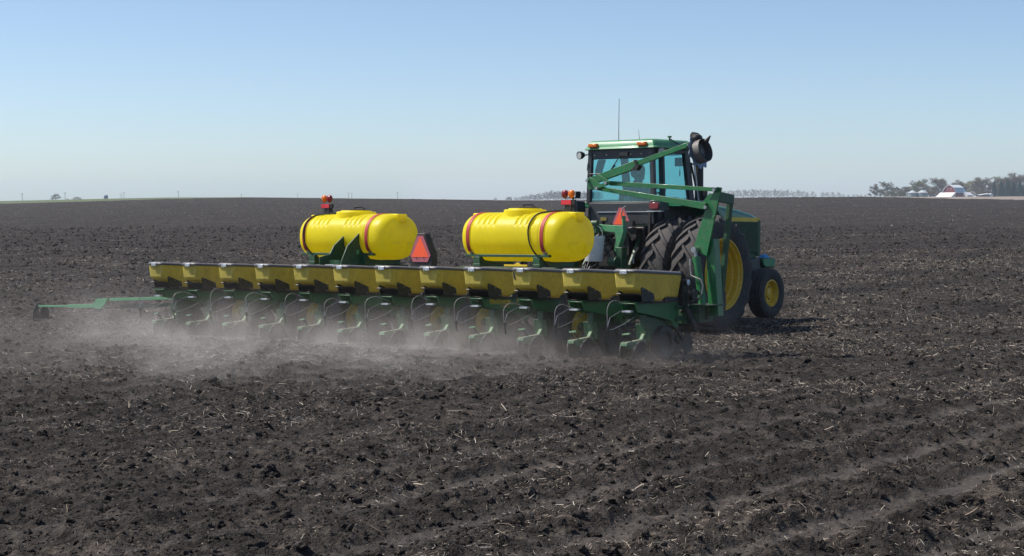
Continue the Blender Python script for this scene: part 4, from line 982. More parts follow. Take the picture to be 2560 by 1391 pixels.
MB().box((-0.56, 9.46, 0.94), (0.56, 9.80, 1.115)).build('front_support', GREEN_D, tractor, bevel=0.02)
for sx in (-1, 1): MB().prism([(9.30, 1.10), (9.74, 1.10), (9.72, 0.96), (9.42, 0.96), (9.36, 0.99)], 'x', sx * 0.5825 - 0.0175, sx * 0.5825 + 0.0175).build('weight_bracket', GREEN_L, tractor, bevel=0.01)

# ------------------------------------------------------------------ things on the tractor: bucket, rag, driver
bk = thing('bucket', 'white plastic pail hanging from the tractor hitch by the right tank', 'bucket', (0.10, 5.06, 1.08))
pr = MB().lathe([(0.0, 0.0), (0.125, 0.0), (0.132, 0.01), (0.150, 0.32), (0.158, 0.322), (0.158, 0.334), (0.151, 0.336), (0.152, 0.352), (0.160, 0.354), (0.160, 0.366), (0.154, 0.368), (0.157, 0.395), (0.150, 0.395), (0.127, 0.015), (0.0, 0.012)], (0, 0, 0), (0, 0, 1), 36).build('pail', WHITE, bk)
MB().tube([(0.155, 0, 0.36), (0.15, 0, 0.44), (0.09, 0.03, 0.52), (0.0, 0.05, 0.56), (-0.09, 0.03, 0.52), (-0.15, 0, 0.44), (-0.155, 0, 0.36)], 0.005, 6).build('bail', STEEL, bk)
rg = thing('rag', 'blue cloth bundled on top of the tractor front bracket', 'rag', (0.44, 9.62, 1.115))
b = MB().lathe([(0.0, 0.055), (0.03, 0.058), (0.055, 0.04), (0.075, 0.012), (0.085, 0.0), (0.0, 0.0)], (0, 0, 0), (0, 0, 1), 18)
for p in b.v:
    k = 1 + 0.22 * math.sin(5 * math.atan2(p.y, p.x)) ; p.x *= k * 1.1; p.y *= k; p.z *= 1 + 0.25 * math.sin(9 * p.x * 10)
b.build('cloth', BLUE, rg)

def driver():
    o = thing('person', 'driver seated inside the tractor cab wearing a dark shirt, facing forward', 'person', (0.02, 6.33, 1.66), rot=Matrix.Scale(1.32, 4))
    b = MB()
    def limb(pts, rs): b.tube(pts, rs, 14)
    limb([(0, -0.02, 0.02), (0, -0.03, 0.16), (0, -0.02, 0.32), (0, 0.0, 0.42), (0, 0.01, 0.48)], [0.15, 0.165, 0.175, 0.13, 0.06])
    limb([(-0.16, 0.0, 0.37), (0.0, 0.0, 0.40), (0.16, 0.0, 0.37)], [0.075, 0.10, 0.075])
    limb([(-0.08, 0.02, 0.35), (0.08, 0.02, 0.35)], [0.12, 0.12])
    for s in (-1, 1):
        limb([(s*0.185, 0.0, 0.37), (s*0.235, 0.05, 0.24), (s*0.23, 0.10, 0.12)], [0.07, 0.055, 0.047])
        limb([(s*0.23, 0.10, 0.12), (s*0.19, 0.25, 0.13), (s*0.155, 0.36, 0.155)], [0.045, 0.040, 0.030])
        limb([(s*0.155, 0.36, 0.155), (s*0.145, 0.41, 0.15), (s*0.13, 0.45, 0.13)], [0.032, 0.042, 0.022])
        limb([(s*0.09, 0.0, 0.04), (s*0.11, 0.25, 0.03), (s*0.12, 0.42, 0.0)], [0.10, 0.085, 0.065])
        limb([(s*0.12, 0.42, 0.0), (s*0.12, 0.46, -0.2), (s*0.12, 0.42, -0.42)], [0.062, 0.055, 0.045])
        limb([(s*0.12, 0.40, -0.44), (s*0.125, 0.50, -0.45)], [0.048, 0.042])
        for k, dz in enumerate((0.02, 0.0, -0.02, -0.035)):
            limb([(s*0.14, 0.43, 0.145 + dz), (s*0.125, 0.465, 0.14 + dz), (s*0.145, 0.475, 0.12 + dz)], [0.011, 0.010, 0.008])
        limb([(s*0.125, 0.40, 0.17), (s*0.10, 0.43, 0.175)], [0.012, 0.009])
    limb([(0, 0.0, 0.44), (0, 0.02, 0.53)], [0.062, 0.058])
    # head: skull, jaw, nose, brow, ears
    for c, r in (((0, 0.02, 0.645), (0.078, 0.098, 0.105)), ((0, 0.055, 0.585), (0.058, 0.062, 0.062)), ((0, 0.122, 0.615), (0.014, 0.022, 0.018)), ((0, 0.100, 0.655), (0.05, 0.022, 0.016)), ((0, 0.10, 0.575), (0.03, 0.018, 0.014)), ((-0.080, 0.02, 0.625), (0.012, 0.022, 0.034)), ((0.080, 0.02, 0.625), (0.012, 0.022, 0.034))):
        q = MB().lathe([(math.sin(a), -math.cos(a)) for a in np.linspace(0.001, math.pi - 0.001, 12)], (0, 0, 0), (0, 0, 1), 18)
        b.add([(c[0] + p.x * r[0], c[1] + p.y * r[1], c[2] + p.z * r[2]) for p in q.v], q.f)
    body = b.build('body', SHIRT, o)
    rm = body.modifiers.new('remesh', 'REMESH'); rm.mode = 'VOXEL'; rm.voxel_size = 0.011; rm.use_smooth_shade = True
    q = MB().lathe([(math.sin(a), -math.cos(a)) for a in np.linspace(0.9, math.pi - 0.001, 12)], (0, 0, 0), (0, 0, 1), 20)
    h = MB().add([(p.x * 0.085, p.y * 0.104 + 0.012, p.z * 0.112 + 0.648) for p in q.v if True], q.f)
    for p in h.v:
        if p.z < 0.66 and p.y > 0.03: p.z = 0.668
    h.build('hair', INTER, o)
driver()

# ------------------------------------------------------------------ farmstead and far trees
def P_far(px, y):          # point on the far land at this bearing
    x = (px - 1280) / 4200.0 * y
    return Vector((x, y, float(far_z(np.array(x), np.array(y)))))
def leafm(name, a, b):
    m = bpy.data.materials.new(name); t = NT(m)
    oi = t.n('ObjectInfo'); geo = t.n('NewGeometry').outputs['Position']
    n = t.noise(geo, 0.35, 3)
    c = t.mix(t.math('MULTIPLY_ADD', oi.outputs['Random'], 0.6, t.math('MULTIPLY', n, 0.4)), a, b)
    p = t.n('BsdfDiffuse'); t.l(c, p.inputs[0]); t.l(p.outputs[0], t.out.inputs[0]); return m
BARK = leafm('grey_bark', (0.085, 0.072, 0.062, 1), (0.15, 0.13, 0.115, 1))
TWIG = leafm('bare_twigs', (0.135, 0.10, 0.062, 1), (0.21, 0.165, 0.105, 1))
BUD = leafm('budding_twigs', (0.11, 0.105, 0.036, 1), (0.18, 0.165, 0.06, 1))
WILLOW = leafm('yellow_green_buds', (0.24, 0.235, 0.06, 1), (0.33, 0.31, 0.09, 1))
SPRUCE = leafm('spruce_needles', (0.008, 0.026, 0.018, 1), (0.018, 0.042, 0.026, 1))

def tree_mesh(seed, spread=0.42, twigs=8500, low=0.08, tw=0.0066):
    """unit-height bare tree: (wood, twigs); limbs fan out of a short trunk into a lumpy crown"""
    r = random.Random(seed); wood = MB(); tips = []
    def grow(p, d, L, rad, lv):
        pts = [p]; q = p.copy(); dd = d.copy()
        for k in range(3):
            dd = (dd + Vector((r.uniform(-1, 1), r.uniform(-1, 1), r.uniform(-0.2, 0.5))) * 0.15).normalized(); q = q + dd * L / 3; pts.append(q.copy())
        wood.tube(pts, [rad, rad * 0.85, rad * 0.7, rad * 0.5], 3 if lv > 1 else 5, cap=False)
        if lv >= 2: tips.extend([(pts[1], dd), (pts[2], dd), (pts[3], dd)])
        elif lv == 1: tips.extend([(pts[2], dd), (pts[3], dd)])
        if lv == 4: return
        for k in range(3):
            a = r.uniform(0, 2 * math.pi); t = r.uniform(0.25, 1.0)
            base = pts[0] + (pts[3] - pts[0]) * t
            nd = (dd * 0.9 + Vector((math.cos(a), math.sin(a), r.uniform(-0.1, 0.5))) * 0.62).normalized()
            grow(base, nd, L * r.uniform(0.58, 0.80), rad * 0.55, lv + 1)
    # leader with limbs up its length
    top = Vector((r.uniform(-.04, .04), r.uniform(-.04, .04), 0.62)); wood.tube([(0, 0, -0.05), top * 0.4, top], [0.020, 0.016, 0.007], 6, cap=False)
    for k in range(11):
        t = low / 0.62 + (1 - low / 0.62) * k / 10.0; a = k * 2.4 + r.uniform(-.4, .4)
        up = 0.25 + 1.3 * t * t
        grow(top * t, Vector((math.cos(a), math.sin(a), up)).normalized(), 0.235 * (1.12 - 0.30 * t) * r.uniform(0.8, 1.15), 0.0085, 1)
    zm = max(p.z for p, _ in tips); xm = sorted(max(abs(p.x), abs(p.y)) for p, _ in tips)[int(len(tips) * 0.97)]
    kz = 0.95 / zm; kx = spread / xm
    for p in wood.v: p.x *= kx; p.y *= kx; p.z *= kz
    tw_ = MB()
    for i in range(twigs):
        p, d = r.choice(tips); p = Vector((p.x * kx, p.y * kx, p.z * kz))
        p = p + Vector((r.gauss(0, 1), r.gauss(0, 1), r.gauss(0, 0.9))) * 0.024
        dd = (d + Vector((r.uniform(-1, 1), r.uniform(-1, 1), r.uniform(-0.5, 0.9)))).normalized()
        L = r.uniform(0.025, 0.075); s = dd.orthogonal().normalized(); s = (s * math.cos(i) + dd.cross(s) * math.sin(i)) * tw / 2
        tw_.add([p - s, p + s, p + dd * L], [(0, 1, 2)])
    return wood, tw_
def spruce_mesh(seed):
    r = random.Random(seed); wood = MB().tube([(0, 0, 0), (0, 0, 1)], [0.018, 0.003], 5); lf = MB()
    for i in range(3600):
        z = r.uniform(0.02, 1.0) ** 1.15; rad = 0.36 * (1 - z) ** 0.85 * r.uniform(0.45, 1.05) + 0.01
        rad *= 0.82 + 0.18 * math.sin(z * 48)
        a = r.uniform(0, 2 * math.pi); p = Vector((math.cos(a) * rad, math.sin(a) * rad, z)); o = Vector((math.cos(a), math.sin(a), -0.5))
        s = Vector((-math.sin(a), math.cos(a), r.uniform(-.3, .3))) * 0.020
        lf.add([p - s, p + s, p + o * 0.06], [(0, 1, 2)])
    return wood, lf
def mesh_of(b, name, mat):
    me = bpy.data.meshes.new(name); me.from_pydata([tuple(p) for p in b.v], [], b.f); me.materials.append(mat); return me
KINDS = []
for sd, sp in ((1, 0.36), (2, 0.44), (3, 0.52), (4, 0.40)):
    wd, tg = tree_mesh(sd, spread=sp); KINDS.append((mesh_of(wd, 'trunk', BARK), tg))
SPR = [spruce_mesh(31), spruce_mesh(32)]
SPRM = [(mesh_of(a, 'trunk', BARK), mesh_of(b, 'crown', SPRUCE)) for a, b in SPR]
CROWN = {}
def crown_mesh(k, mat):
    if (k, mat.name) not in CROWN: CROWN[(k, mat.name)] = mesh_of(KINDS[k][1], 'crown', mat)
    return CROWN[(k, mat.name)]
def put_tree(name, label, px, y, h, k, mat=TWIG, group=None, sx=1.0, sink=0.4):
    p = P_far(px, y); o = bpy.data.objects.new(name, None); COL.objects.link(o)
    o.location = p - Vector((0, 0, sink)); o.scale = (h * sx, h * sx, h); o.rotation_euler = (0, 0, rnd.uniform(0, 6.28))
    tag(o, label, 'tree', group)
    tm, cm = SPRM[k] if name == 'spruce_tree' else (KINDS[k][0], crown_mesh(k, mat))
    for nm, me in (('trunk', tm), ('crown', cm)):
        c = bpy.data.objects.new(nm, me); COL.objects.link(c); c.parent = o
    return o
YF = 880.0; PXM = YF / 4200.0       # metres per photograph pixel out there
def H_(pxh): return pxh * PXM
# bare and budding trees round the farm, left to right
ft_ = [(2186, 35, 0, TWIG, 'thin bare tree at the left end of the farm grove'),
       (2214, 42, 1, BUD, 'broad budding tree second from the left in the farm grove'),
       (2200, 22, 2, BUD, 'low green-tinged bush under the leftmost grove trees'),
       (2240, 31, 2, BUD, 'olive budding tree left of the grain bins'),
       (2258, 29, 3, TWIG, 'rusty bare tree directly behind the left grain bin'),
       (2275, 30, 2, BUD, 'yellowish budding tree behind the gap between the grain bins'),
       (2292, 46, 1, BUD, 'tall budding tree behind the right grain bin'),
       (2306, 49, 0, TWIG, 'tall bare tree right of the grain bins'),
       (2322, 30, 2, TWIG, 'low bare tree between the grain bins and the barn'),
       (2342, 52, 1, TWIG, 'large bare tree just left of the barn roof'),
       (2356, 50, 3, TWIG, 'bare tree behind the left slope of the barn roof'),
       (2376, 34, 0, TWIG, 'small bare tree behind the barn ridge'),
       (2396, 47, 2, TWIG, 'bare tree behind the right end of the barn'),
       (2412, 42, 1, WILLOW, 'yellow-green willow behind the barn'),
       (2428, 44, 3, TWIG, 'bare tree in front of the small white shed'),
       (2440, 53, 0, TWIG, 'tall narrow bare tree right of the white shed'),
       (2456, 52, 1, TWIG, 'wide bare tree left of the spruces'),
       (2474, 46, 2, TWIG, 'bare tree behind the leftmost spruce'),
       (2492, 50, 3, TWIG, 'bare tree behind the tallest spruce'),
       (2508, 56, 1, BUD, 'tall green-tinged tree above the spruces'),
       (2528, 63, 0, TWIG, 'tallest bare tree above the spruces'),
       (2546, 62, 2, TWIG, 'big bare tree at the right edge above the spruces'),
       (2566, 60, 1, TWIG, 'bare tree cut by the right edge of the view')]
for i, (px, hp, k, mt_, lb) in enumerate(ft_):
    low = hp < 32
    put_tree('bare_tree' if mt_ is TWIG else 'budding_tree', lb, px, YF + 30 + (i % 4) * 8 + (0 if low else 6), H_(hp) * 1.04, k, mt_, 'trees of the farm grove', sx=1.15 if not low else 1.6)
for i, (px, hp, lb) in enumerate([(2226, 17, 'low scrub below the broad budding tree'), (2249, 18, 'brown scrub left of the grain bins'), (2318, 19, 'scrub filling the gap right of the grain bins'), (2335, 18, 'scrub against the left side of the barn lean-to'),
                                  (2446, 18, 'scrub behind the low dark shed'), (2466, 20, 'scrub left of the spruces')]):
    put_tree('bush', lb, px, YF + 24, H_(hp), (i + 1) % 4, BUD if i < 2 else TWIG, 'scrub below the farm trees', sx=2.3)
for i, (px, hp, lb) in enumerate([(2484, 40, 'narrow dark spruce standing apart left of the spruce row'), (2502, 40, 'dark spruce second from the left in the row'), (2518, 44, 'tallest dark spruce of the row'),
                                  (2532, 39, 'dark spruce right of the tallest one'), (2548, 41, 'dark spruce near the right edge of the view'), (2562, 38, 'dark spruce cut by the right edge of the view')]):
    put_tree('spruce_tree', lb, px, YF + 6 + 2 * (i % 2), H_(hp), i % 2, None, 'spruces beside the farm', sx=1.0 if i else 0.7)
# lone trees on the left horizon
put_tree('bare_tree', 'lone pale bare tree on the left horizon between the poles', 140, 1150, 5.0, 2, TWIG, None, sx=1.5)
for j, (px, lb) in enumerate(((170, 'tiny bush right of the lone tree on the left horizon'), (194, 'wider low bush on the left horizon'), (1238, 'small bush on the skyline left of the far wood'), (1273, 'round tree on the skyline beside the far wood'))):
    put_tree('bare_tree', lb, px, 1150, (1.2, 2.4, 2.0, 2.8)[j], 1 + j % 3, TWIG, None, sx=(2, 3, 1.4, 2.0)[j])

def wood_mass(name, label, items):
    """a far wood that reads as one mass: trees merged into one object"""
    V_, F_, Mi, nb = [], [], [], 0
    for px, y, h, k, sx in items:
        p = P_far(px, y); a = rnd.uniform(0, 6.28); ca, sa = math.cos(a), math.sin(a)
        for src, mi in ((KINDS[k][0], 0), (crown_mesh(k, TWIG), 1)):
            n = len(src.vertices); co = np.empty(n * 3); src.vertices.foreach_get('co', co); co = co.reshape(-1, 3)
            X = (co[:, 0] * ca - co[:, 1] * sa) * h * sx + p.x; Y = (co[:, 0] * sa + co[:, 1] * ca) * h * sx + p.y; Z = co[:, 2] * h + p.z - 0.5
            V_.append(np.stack([X, Y, Z], 1))
            for pl in src.polygons:
                if mi == 1 and pl.index % 3: continue
                F_.append([v + nb for v in pl.vertices]); Mi.append(mi)
            nb += n
    me = bpy.data.meshes.new(name); me.from_pydata(np.concatenate(V_).tolist(), [], F_)
    me.materials.append(BARK); me.materials.append(TWIG); me.polygons.foreach_set('material_index', Mi)
    o = bpy.data.objects.new(name, me); COL.objects.link(o); tag(o, label, 'wood', kind='stuff')
its = []
px = 1288
while px < 1500:
    env = 9 + 16 * min(1, (px - 1285) / 90.0) if px < 1440 else 24
    its.append((px, 1500 + rnd.uniform(-50, 50), env * 1500 / 4200 * rnd.uniform(0.85, 1.1), rnd.randrange(4), 1.0)); px += rnd.uniform(4.5, 7.5)
wood_mass('far_wood', 'grey bare wood on the skyline between the tanks and the cab', its)
its = []; px = 1760
while px < 2165:
    env = 22 if px < 2010 else 15 if px < 2100 else 9
    if not (1862 < px < 1868 or 2040 < px < 2052): its.append((px, 1650 + rnd.uniform(-20, 20), env * 1650 / 4200 * rnd.uniform(0.85, 1.12), rnd.randrange(4), 1.15))
    px += rnd.uniform(9, 15)
wood_mass('far_tree_line', 'pale line of bare trees on the skyline right of the tractor', its)

# barn, lean-to, shed, bins
def metal(name, col, rough=0.5): return paint(name, col, rough, dust=0.1, vary=0.08, scale=0.6)
BARN = metal('barn_red_boards', (0.17, 0.022, 0.028, 1), 0.8); ROOFM = metal('barn_roof_metal', (0.72, 0.74, 0.76, 1), 0.45); ROOFB = metal('blue_grey_roof', (0.28, 0.42, 0.52, 1), 0.5)
WHITEP = metal('white_siding', (0.70, 0.70, 0.68, 1), 0.6); BIN = metal('corrugated_bin_steel', (0.17, 0.21, 0.22, 1), 0.45); DARKW = metal('window_dark', (0.04, 0.04, 0.05, 1), 0.3)
bp = P_far(2372, YF)
ROT = Matrix.Rotation(R(-38), 4, 'Z')
bw, bl_, e0 = 7.9, 10.9, 2.6
barn = thing('barn', 'red gambrel barn with pale metal roof and lean-to at the farm', 'barn', bp - Vector((0, 0, 0.4)), mw=False, rot=Matrix.Rotation(R(-41), 4, 'Z'))
g = [(-bw/2, 0), (bw/2, 0), (bw/2, e0), (bw/2 * 0.62, 5.2), (0, 6.6), (-bw/2 * 0.62, 5.2), (-bw/2, e0)]
MB().prism(g, 'y', 0, bl_).build('wall', BARN, barn, smooth=0)
def slab(a, b_, y0, y1, t=0.15):
    d = Vector((b_[0] - a[0], 0, b_[1] - a[1])).normalized(); nrm = Vector((-d.z, 0, d.x)); nrm = nrm if nrm.z > 0 else -nrm
    return MB().prism([(a[0], a[1]), (b_[0], b_[1]), (b_[0] + nrm.x * t, b_[1] + nrm.z * t), (a[0] + nrm.x * t, a[1] + nrm.z * t)], 'y', y0, y1)
for sx in (-1, 1):
    slab((sx * (bw/2 + 0.35), e0 - 0.15), (sx * bw/2 * 0.62, 5.22), -0.35, bl_ + 0.35).build('lower_roof', ROOFB if sx > 0 else ROOFM, barn, smooth=0)
    slab((sx * bw/2 * 0.62, 5.22), (0, 6.62), -0.35, bl_ + 0.35).build('upper_roof', ROOFM, barn, smooth=0)
for x in (-0.9, 0.9): MB().box((x - 0.35, -0.05, 4.35), (x + 0.35, 0.02, 5.1)).build('window', paint('faded_shutter', (0.35, 0.20, 0.2, 1), 0.7), barn)
MB().prism([(-5.2, 0.0), (-5.2, 0.45), (-0.02, 2.75), (-0.02, 0)], 'x', -bw/2 - 1.2, bw/2 - 0.4).build('lean_to', WHITEP, barn, smooth=0)
shed = thing('shed', 'small white shed with pale roof right of the barn', 'shed', P_far(2416, YF + 4) - Vector((0, 0, 0.3)), mw=False, rot=Matrix.Rotation(R(-50), 4, 'Z'))
MB().prism([(-1.9, 0), (1.9, 0), (1.9, 1.2), (0, 2.6), (-1.9, 1.2)], 'y', -2.4, 2.4).build('wall', WHITEP, shed, smooth=0)
for sx in (-1, 1): slab((sx * 2.1, 1.1), (0, 2.64), -2.6, 2.6).build('roof', ROOFM, shed, smooth=0)
sh2 = thing('shed', 'low dark shed with white roof left of the spruces', 'shed', P_far(2458, YF + 4) - Vector((0, 0, 0.3)), mw=False, rot=Matrix.Rotation(R(20), 4, 'Z'))
MB().box((-2.6, -1.5, 0), (2.6, 1.5, 1.2)).build('wall', DARKW, sh2, smooth=0)
slab((-2.8, 1.2), (2.8, 1.9), -1.7, 1.7).build('roof', ROOFM, sh2, smooth=0)
sh3 = thing('shed', 'tiny pale blue shed beside the spruces', 'shed', P_far(2476, YF + 4) - Vector((0, 0, 0.3)), mw=False)
MB().prism([(-0.9, 0), (0.9, 0), (0.9, 1.2), (0, 1.9), (-0.9, 1.2)], 'y', -1, 1).build('wall', metal('pale_blue_siding', (0.45, 0.55, 0.62, 1)), sh3, smooth=0)
slab((-1.05, 1.1), (0, 1.95), -1.1, 1.1).build('roof', ROOFM, sh3, smooth=0); slab((1.05, 1.1), (0, 1.95), -1.1, 1.1).build('roof', ROOFM, sh3, smooth=0)
for px, rr, hh, lb in ((2280, 2.4, 2.5, 'round steel grain bin with conical roof, left of the pair'), (2305, 2.7, 2.6, 'round steel grain bin with conical roof, right of the pair')):
    bn = thing('grain_bin', lb, 'grain bin', P_far(px, YF) - Vector((0, 0, 0.3)), 'grain bins at the farm', mw=False)
    pr_ = [(0, 0)]
    for k in range(14): pr_.append((rr + (0.04 if k % 2 else 0), 0.0 + hh * k / 13))
    MB().lathe(pr_ + [(0, hh)], (0, 0, 0), (0, 0, 1), 28).build('wall', BIN, bn)
    MB().lathe([(rr + 0.15, hh - 0.02), (rr * 0.25, hh + 1.15), (rr * 0.22, hh + 1.35), (0, hh + 1.4)], (0, 0, 0), (0, 0, 1), 28).build('roof', metal('bin_roof_steel', (0.42, 0.46, 0.48, 1)), bn)
tb = thing('grain_bin', 'thin old bin standing just left of the two steel bins', 'grain bin', P_far(2268, YF + 3) - Vector((0, 0, 0.3)), mw=False)
MB().lathe([(0, 0), (0.85, 0), (0.85, 2.4), (0, 3.0)], (0, 0, 0), (0, 0, 1), 20).build('wall', BIN, tb)
# blue silo top behind the crest, power poles
si = thing('silo', 'dark blue domed silo top showing over the left crest', 'silo', P_far(266, 1100) - Vector((0, 0, 6)), mw=False)
MB().lathe([(0, 0), (1.35, 0), (1.35, 7.6), (1.25, 8.05), (0.9, 8.35), (0, 8.5)], (0, 0, 0), (0, 0, 1), 28).build('shell', metal('silo_blue', (0.035, 0.075, 0.16, 1)), si, smooth=50)
POLE = paint('weathered_pole', (0.10, 0.085, 0.075, 1), 0.9, dust=0)
for px, y, hh, lb in ((57, 1000, 4.4, 'utility pole farthest left on the skyline'), (164, 1050, 4.6, 'utility pole right of the lone tree'), (304, 1150, 3.2, 'short utility pole left one of the close pair on the left'), (311, 1150, 4.3, 'taller utility pole of the close pair on the left'),
                      (447, 1200, 4.6, 'utility pole on the skyline above the left hoppers'), (872, 1300, 4.4, 'left pole of the pair above the left tank'), (880, 1300, 4.2, 'right pole of the pair above the left tank'), (994, 1250, 5.2, 'utility pole above the right end of the left tank'), (745, 1300, 3.4, 'utility pole above the left end of the left tank'), (604, 1250, 2.6, 'faint utility pole above the middle hoppers')):
    po = thing('utility_pole', lb, 'pole', P_far(px, y) - Vector((0, 0, 0.6)), 'poles on the skyline', mw=False)
    MB().tube([(0, 0, 0), (0, 0, hh + 0.6)], [0.16, 0.11], 8).build('pole', POLE, po)
    q = MB().box((-0.9, -0.06, hh + 0.25), (0.9, 0.06, hh + 0.4))
    if px in (447, 994, 57, 164): q.box((-0.75, -0.06, hh - 0.55), (0.75, 0.06, hh - 0.42))
    q.build('cross_arm', POLE, po)

# ------------------------------------------------------------------ clods and crop residue
def instancer(name, protos, pts, rot, scl, idx, mat, label, cat):
    col = bpy.data.collections.new(name + '_shapes')
    for i, me in enumerate(protos):
        me.materials.append(mat); o = bpy.data.objects.new('%s_shape' % name, me); col.objects.link(o)
    me = bpy.data.meshes.new(name); me.vertices.add(len(pts)); me.vertices.foreach_set('co', pts.astype(np.float32).ravel())
    for nm, typ, dat in (('rot', 'FLOAT_VECTOR', rot), ('scl', 'FLOAT_VECTOR', scl)):
        a = me.attributes.new(nm, typ, 'POINT'); a.data.foreach_set('vector', dat.astype(np.float32).ravel())
    a = me.attributes.new('idx', 'INT', 'POINT'); a.data.foreach_set('value', idx.astype(np.int32))
    o = bpy.data.objects.new(name, me); COL.objects.link(o); tag(o, label, cat, kind='stuff')
    g = bpy.data.node_groups.new(name, 'GeometryNodeTree')
    g.interface.new_socket('Geometry', in_out='INPUT', socket_type='NodeSocketGeometry'); g.interface.new_socket('Geometry', in_out='OUTPUT', socket_type='NodeSocketGeometry')
    N = g.nodes; gi = N.new('NodeGroupInput'); go = N.new('NodeGroupOutput'); ip = N.new('GeometryNodeInstanceOnPoints'); ci = N.new('GeometryNodeCollectionInfo')
    ci.inputs['Collection'].default_value = col; ci.inputs['Separate Children'].default_value = True; ci.inputs['Reset Children'].default_value = True
    ip.inputs['Pick Instance'].default_value = True
    def attr(nm, t):
        x = N.new('GeometryNodeInputNamedAttribute'); x.data_type = t; x.inputs['Name'].default_value = nm; return x.outputs['Attribute']
    L = g.links; L.new(gi.outputs[0], ip.inputs['Points']); L.new(ci.outputs[0], ip.inputs['Instance'])
    er = N.new('FunctionNodeEulerToRotation'); L.new(attr('rot', 'FLOAT_VECTOR'), er.inputs[0]); L.new(er.outputs[0], ip.inputs['Rotation'])
    L.new(attr('scl', 'FLOAT_VECTOR'), ip.inputs['Scale']); L.new(attr('idx', 'INT'), ip.inputs['Instance Index'])
    L.new(ip.outputs[0], go.inputs[0])
    md = o.modifiers.new('scatter', 'NODES'); md.node_group = g
    return o
rng = np.random.default_rng(5)
def scatter_xy(n, r0, r1, power=1.0, half=21.5):
    """points in the wedge of field in front of the road; density falls with distance"""
    t = rng.random(n); rr = (r0 ** (2 - power) + t * (r1 ** (2 - power) - r0 ** (2 - power))) ** (1 / (2 - power)) if power != 2 else r0 * (r1 / r0) ** t
    aa = np.radians(rng.uniform(-half, half, n)); return rr * np.sin(aa), rr * np.cos(aa) - 4.0
def clod_mesh(seed):
    bm = bmesh.new(); bmesh.ops.create_icosphere(bm, subdivisions=2, radius=1.0)
    r = np.random.default_rng(seed); ph = r.uniform(0, 6.28, (5, 3)); fr_ = r.uniform(1.0, 3.6, (5, 3))
    for v in bm.verts:
        k = 1.0
        for a, b_ in zip(ph, fr_): k += 0.13 * math.sin(v.co.x * b_[0] * 2 + a[0]) * math.cos(v.co.y * b_[1] * 2 + a[1] + v.co.z * b_[2])
        v.co *= k; v.co *= 1 + r.uniform(-0.06, 0.06); v.co.z *= 0.78
    me = bpy.data.meshes.new('clod_shape'); bm.to_mesh(me); bm.free(); return me
x, y = scatter_xy(240000, 9.5, 110, 1.6)
_, bd = micro_z(x, y, False); keep = rng.random(len(x)) > bd * 1.05
u_, v_ = uv_of(x, y); x, y, u_ = x[keep], y[keep], u_[keep]
s = 0.0045 + 0.0075 * rng.pareto(2.6, len(x)); s = np.minimum(s, 0.040); s *= np.clip((np.hypot(x, y) / 18.0) ** 0.25, 0.9, 1.45)
z = ground_z(x, y)
instancer('soil_clods', [clod_mesh(k) for k in range(6)], np.stack([x, y, z - s * 0.05], 1), np.stack([rng.normal(0, 0.5, len(x)), rng.normal(0, 0.5, len(x)), rng.uniform(0, 6.28, len(x))], 1),
          np.stack([s * rng.uniform(0.8, 1.4, len(x)), s * rng.uniform(0.8, 1.4, len(x)), s * rng.uniform(0.6, 1.1, len(x))], 1), rng.integers(0, 6, len(x)), SOIL,
          'loose dark soil clods lying all over the field', 'soil')
def straw_mesh(seed):
    r = random.Random(seed); b = MB(); p = Vector((-0.5, 0, 0)); d = Vector((1, 0, 0)); pts = [p]
    for k in range(4):
        d = (d + Vector((0, r.uniform(-0.5, 0.5), r.uniform(-0.35, 0.35)))).normalized(); p = p + d * 0.25; pts.append(p)
    w_ = [0.04, 0.055, 0.05, 0.04, 0.02]
    b.tube(pts, w_, 3); 
    me = bpy.data.meshes.new('residue_shape'); me.from_pydata([tuple(q) for q in b.v], [], b.f); return me
m = bpy.data.materials.new('dry_residue'); t = NT(m); oi = t.n('ObjectInfo')
c = t.ramp(oi.outputs['Random'], [(0.0, (0.11, 0.075, 0.05)), (0.40, (0.25, 0.19, 0.135)), (0.72, (0.45, 0.375, 0.29)), (1.0, (0.76, 0.68, 0.57))])
p = t.n('BsdfPrincipled', i_Roughness=0.75); t.l(c, p.inputs['Base Color']); t.l(p.outputs[0], t.out.inputs[0]); RESID = m
xs, ys = [], []
for n, r0, r1, pw in ((280000, 9.5, 70, 1.45), (80000, 50, 260, 1.5)):
    a, b_ = scatter_xy(n, r0, r1, pw); xs.append(a); ys.append(b_)
x = np.concatenate(xs); y = np.concatenate(ys)
_, bd = micro_z(x, y, False)
up_, vp_ = uv_of(x, y)
patch = vnoise(x / 2.2, y / 2.2, 21) + 0.9 * vnoise(up_ / 0.35, vp_ / 0.9, 22) - 0.35 * bd
keep = rng.random(len(x)) < np.clip(0.42 + 1.9 * patch, 0.03, 1); x, y = x[keep], y[keep]
dd = np.hypot(x, y)
L = rng.lognormal(math.log(0.030), 0.60, len(x)) * np.clip((dd / 20) ** 0.30, 0.8, 2.0); L = np.minimum(L, 0.17)
th = (0.016 + 0.30 * L) * rng.uniform(0.6, 1.2, len(x)) * np.clip((dd / 20) ** 0.5, 0.85, 3.0)
rot = np.stack([rng.uniform(0, 6.28, len(x)), rng.normal(0, 0.42, len(x)), rng.uniform(0, 6.28, len(x))], 1)
instancer('crop_residue', [straw_mesh(k) for k in range(8)], np.stack([x, y, ground_z(x, y) + 0.012], 1), rot, np.stack([L, th, th], 1), rng.integers(0, 8, len(x)), RESID,
          'dry pale cornstalk and straw bits strewn over the dark soil', 'straw')

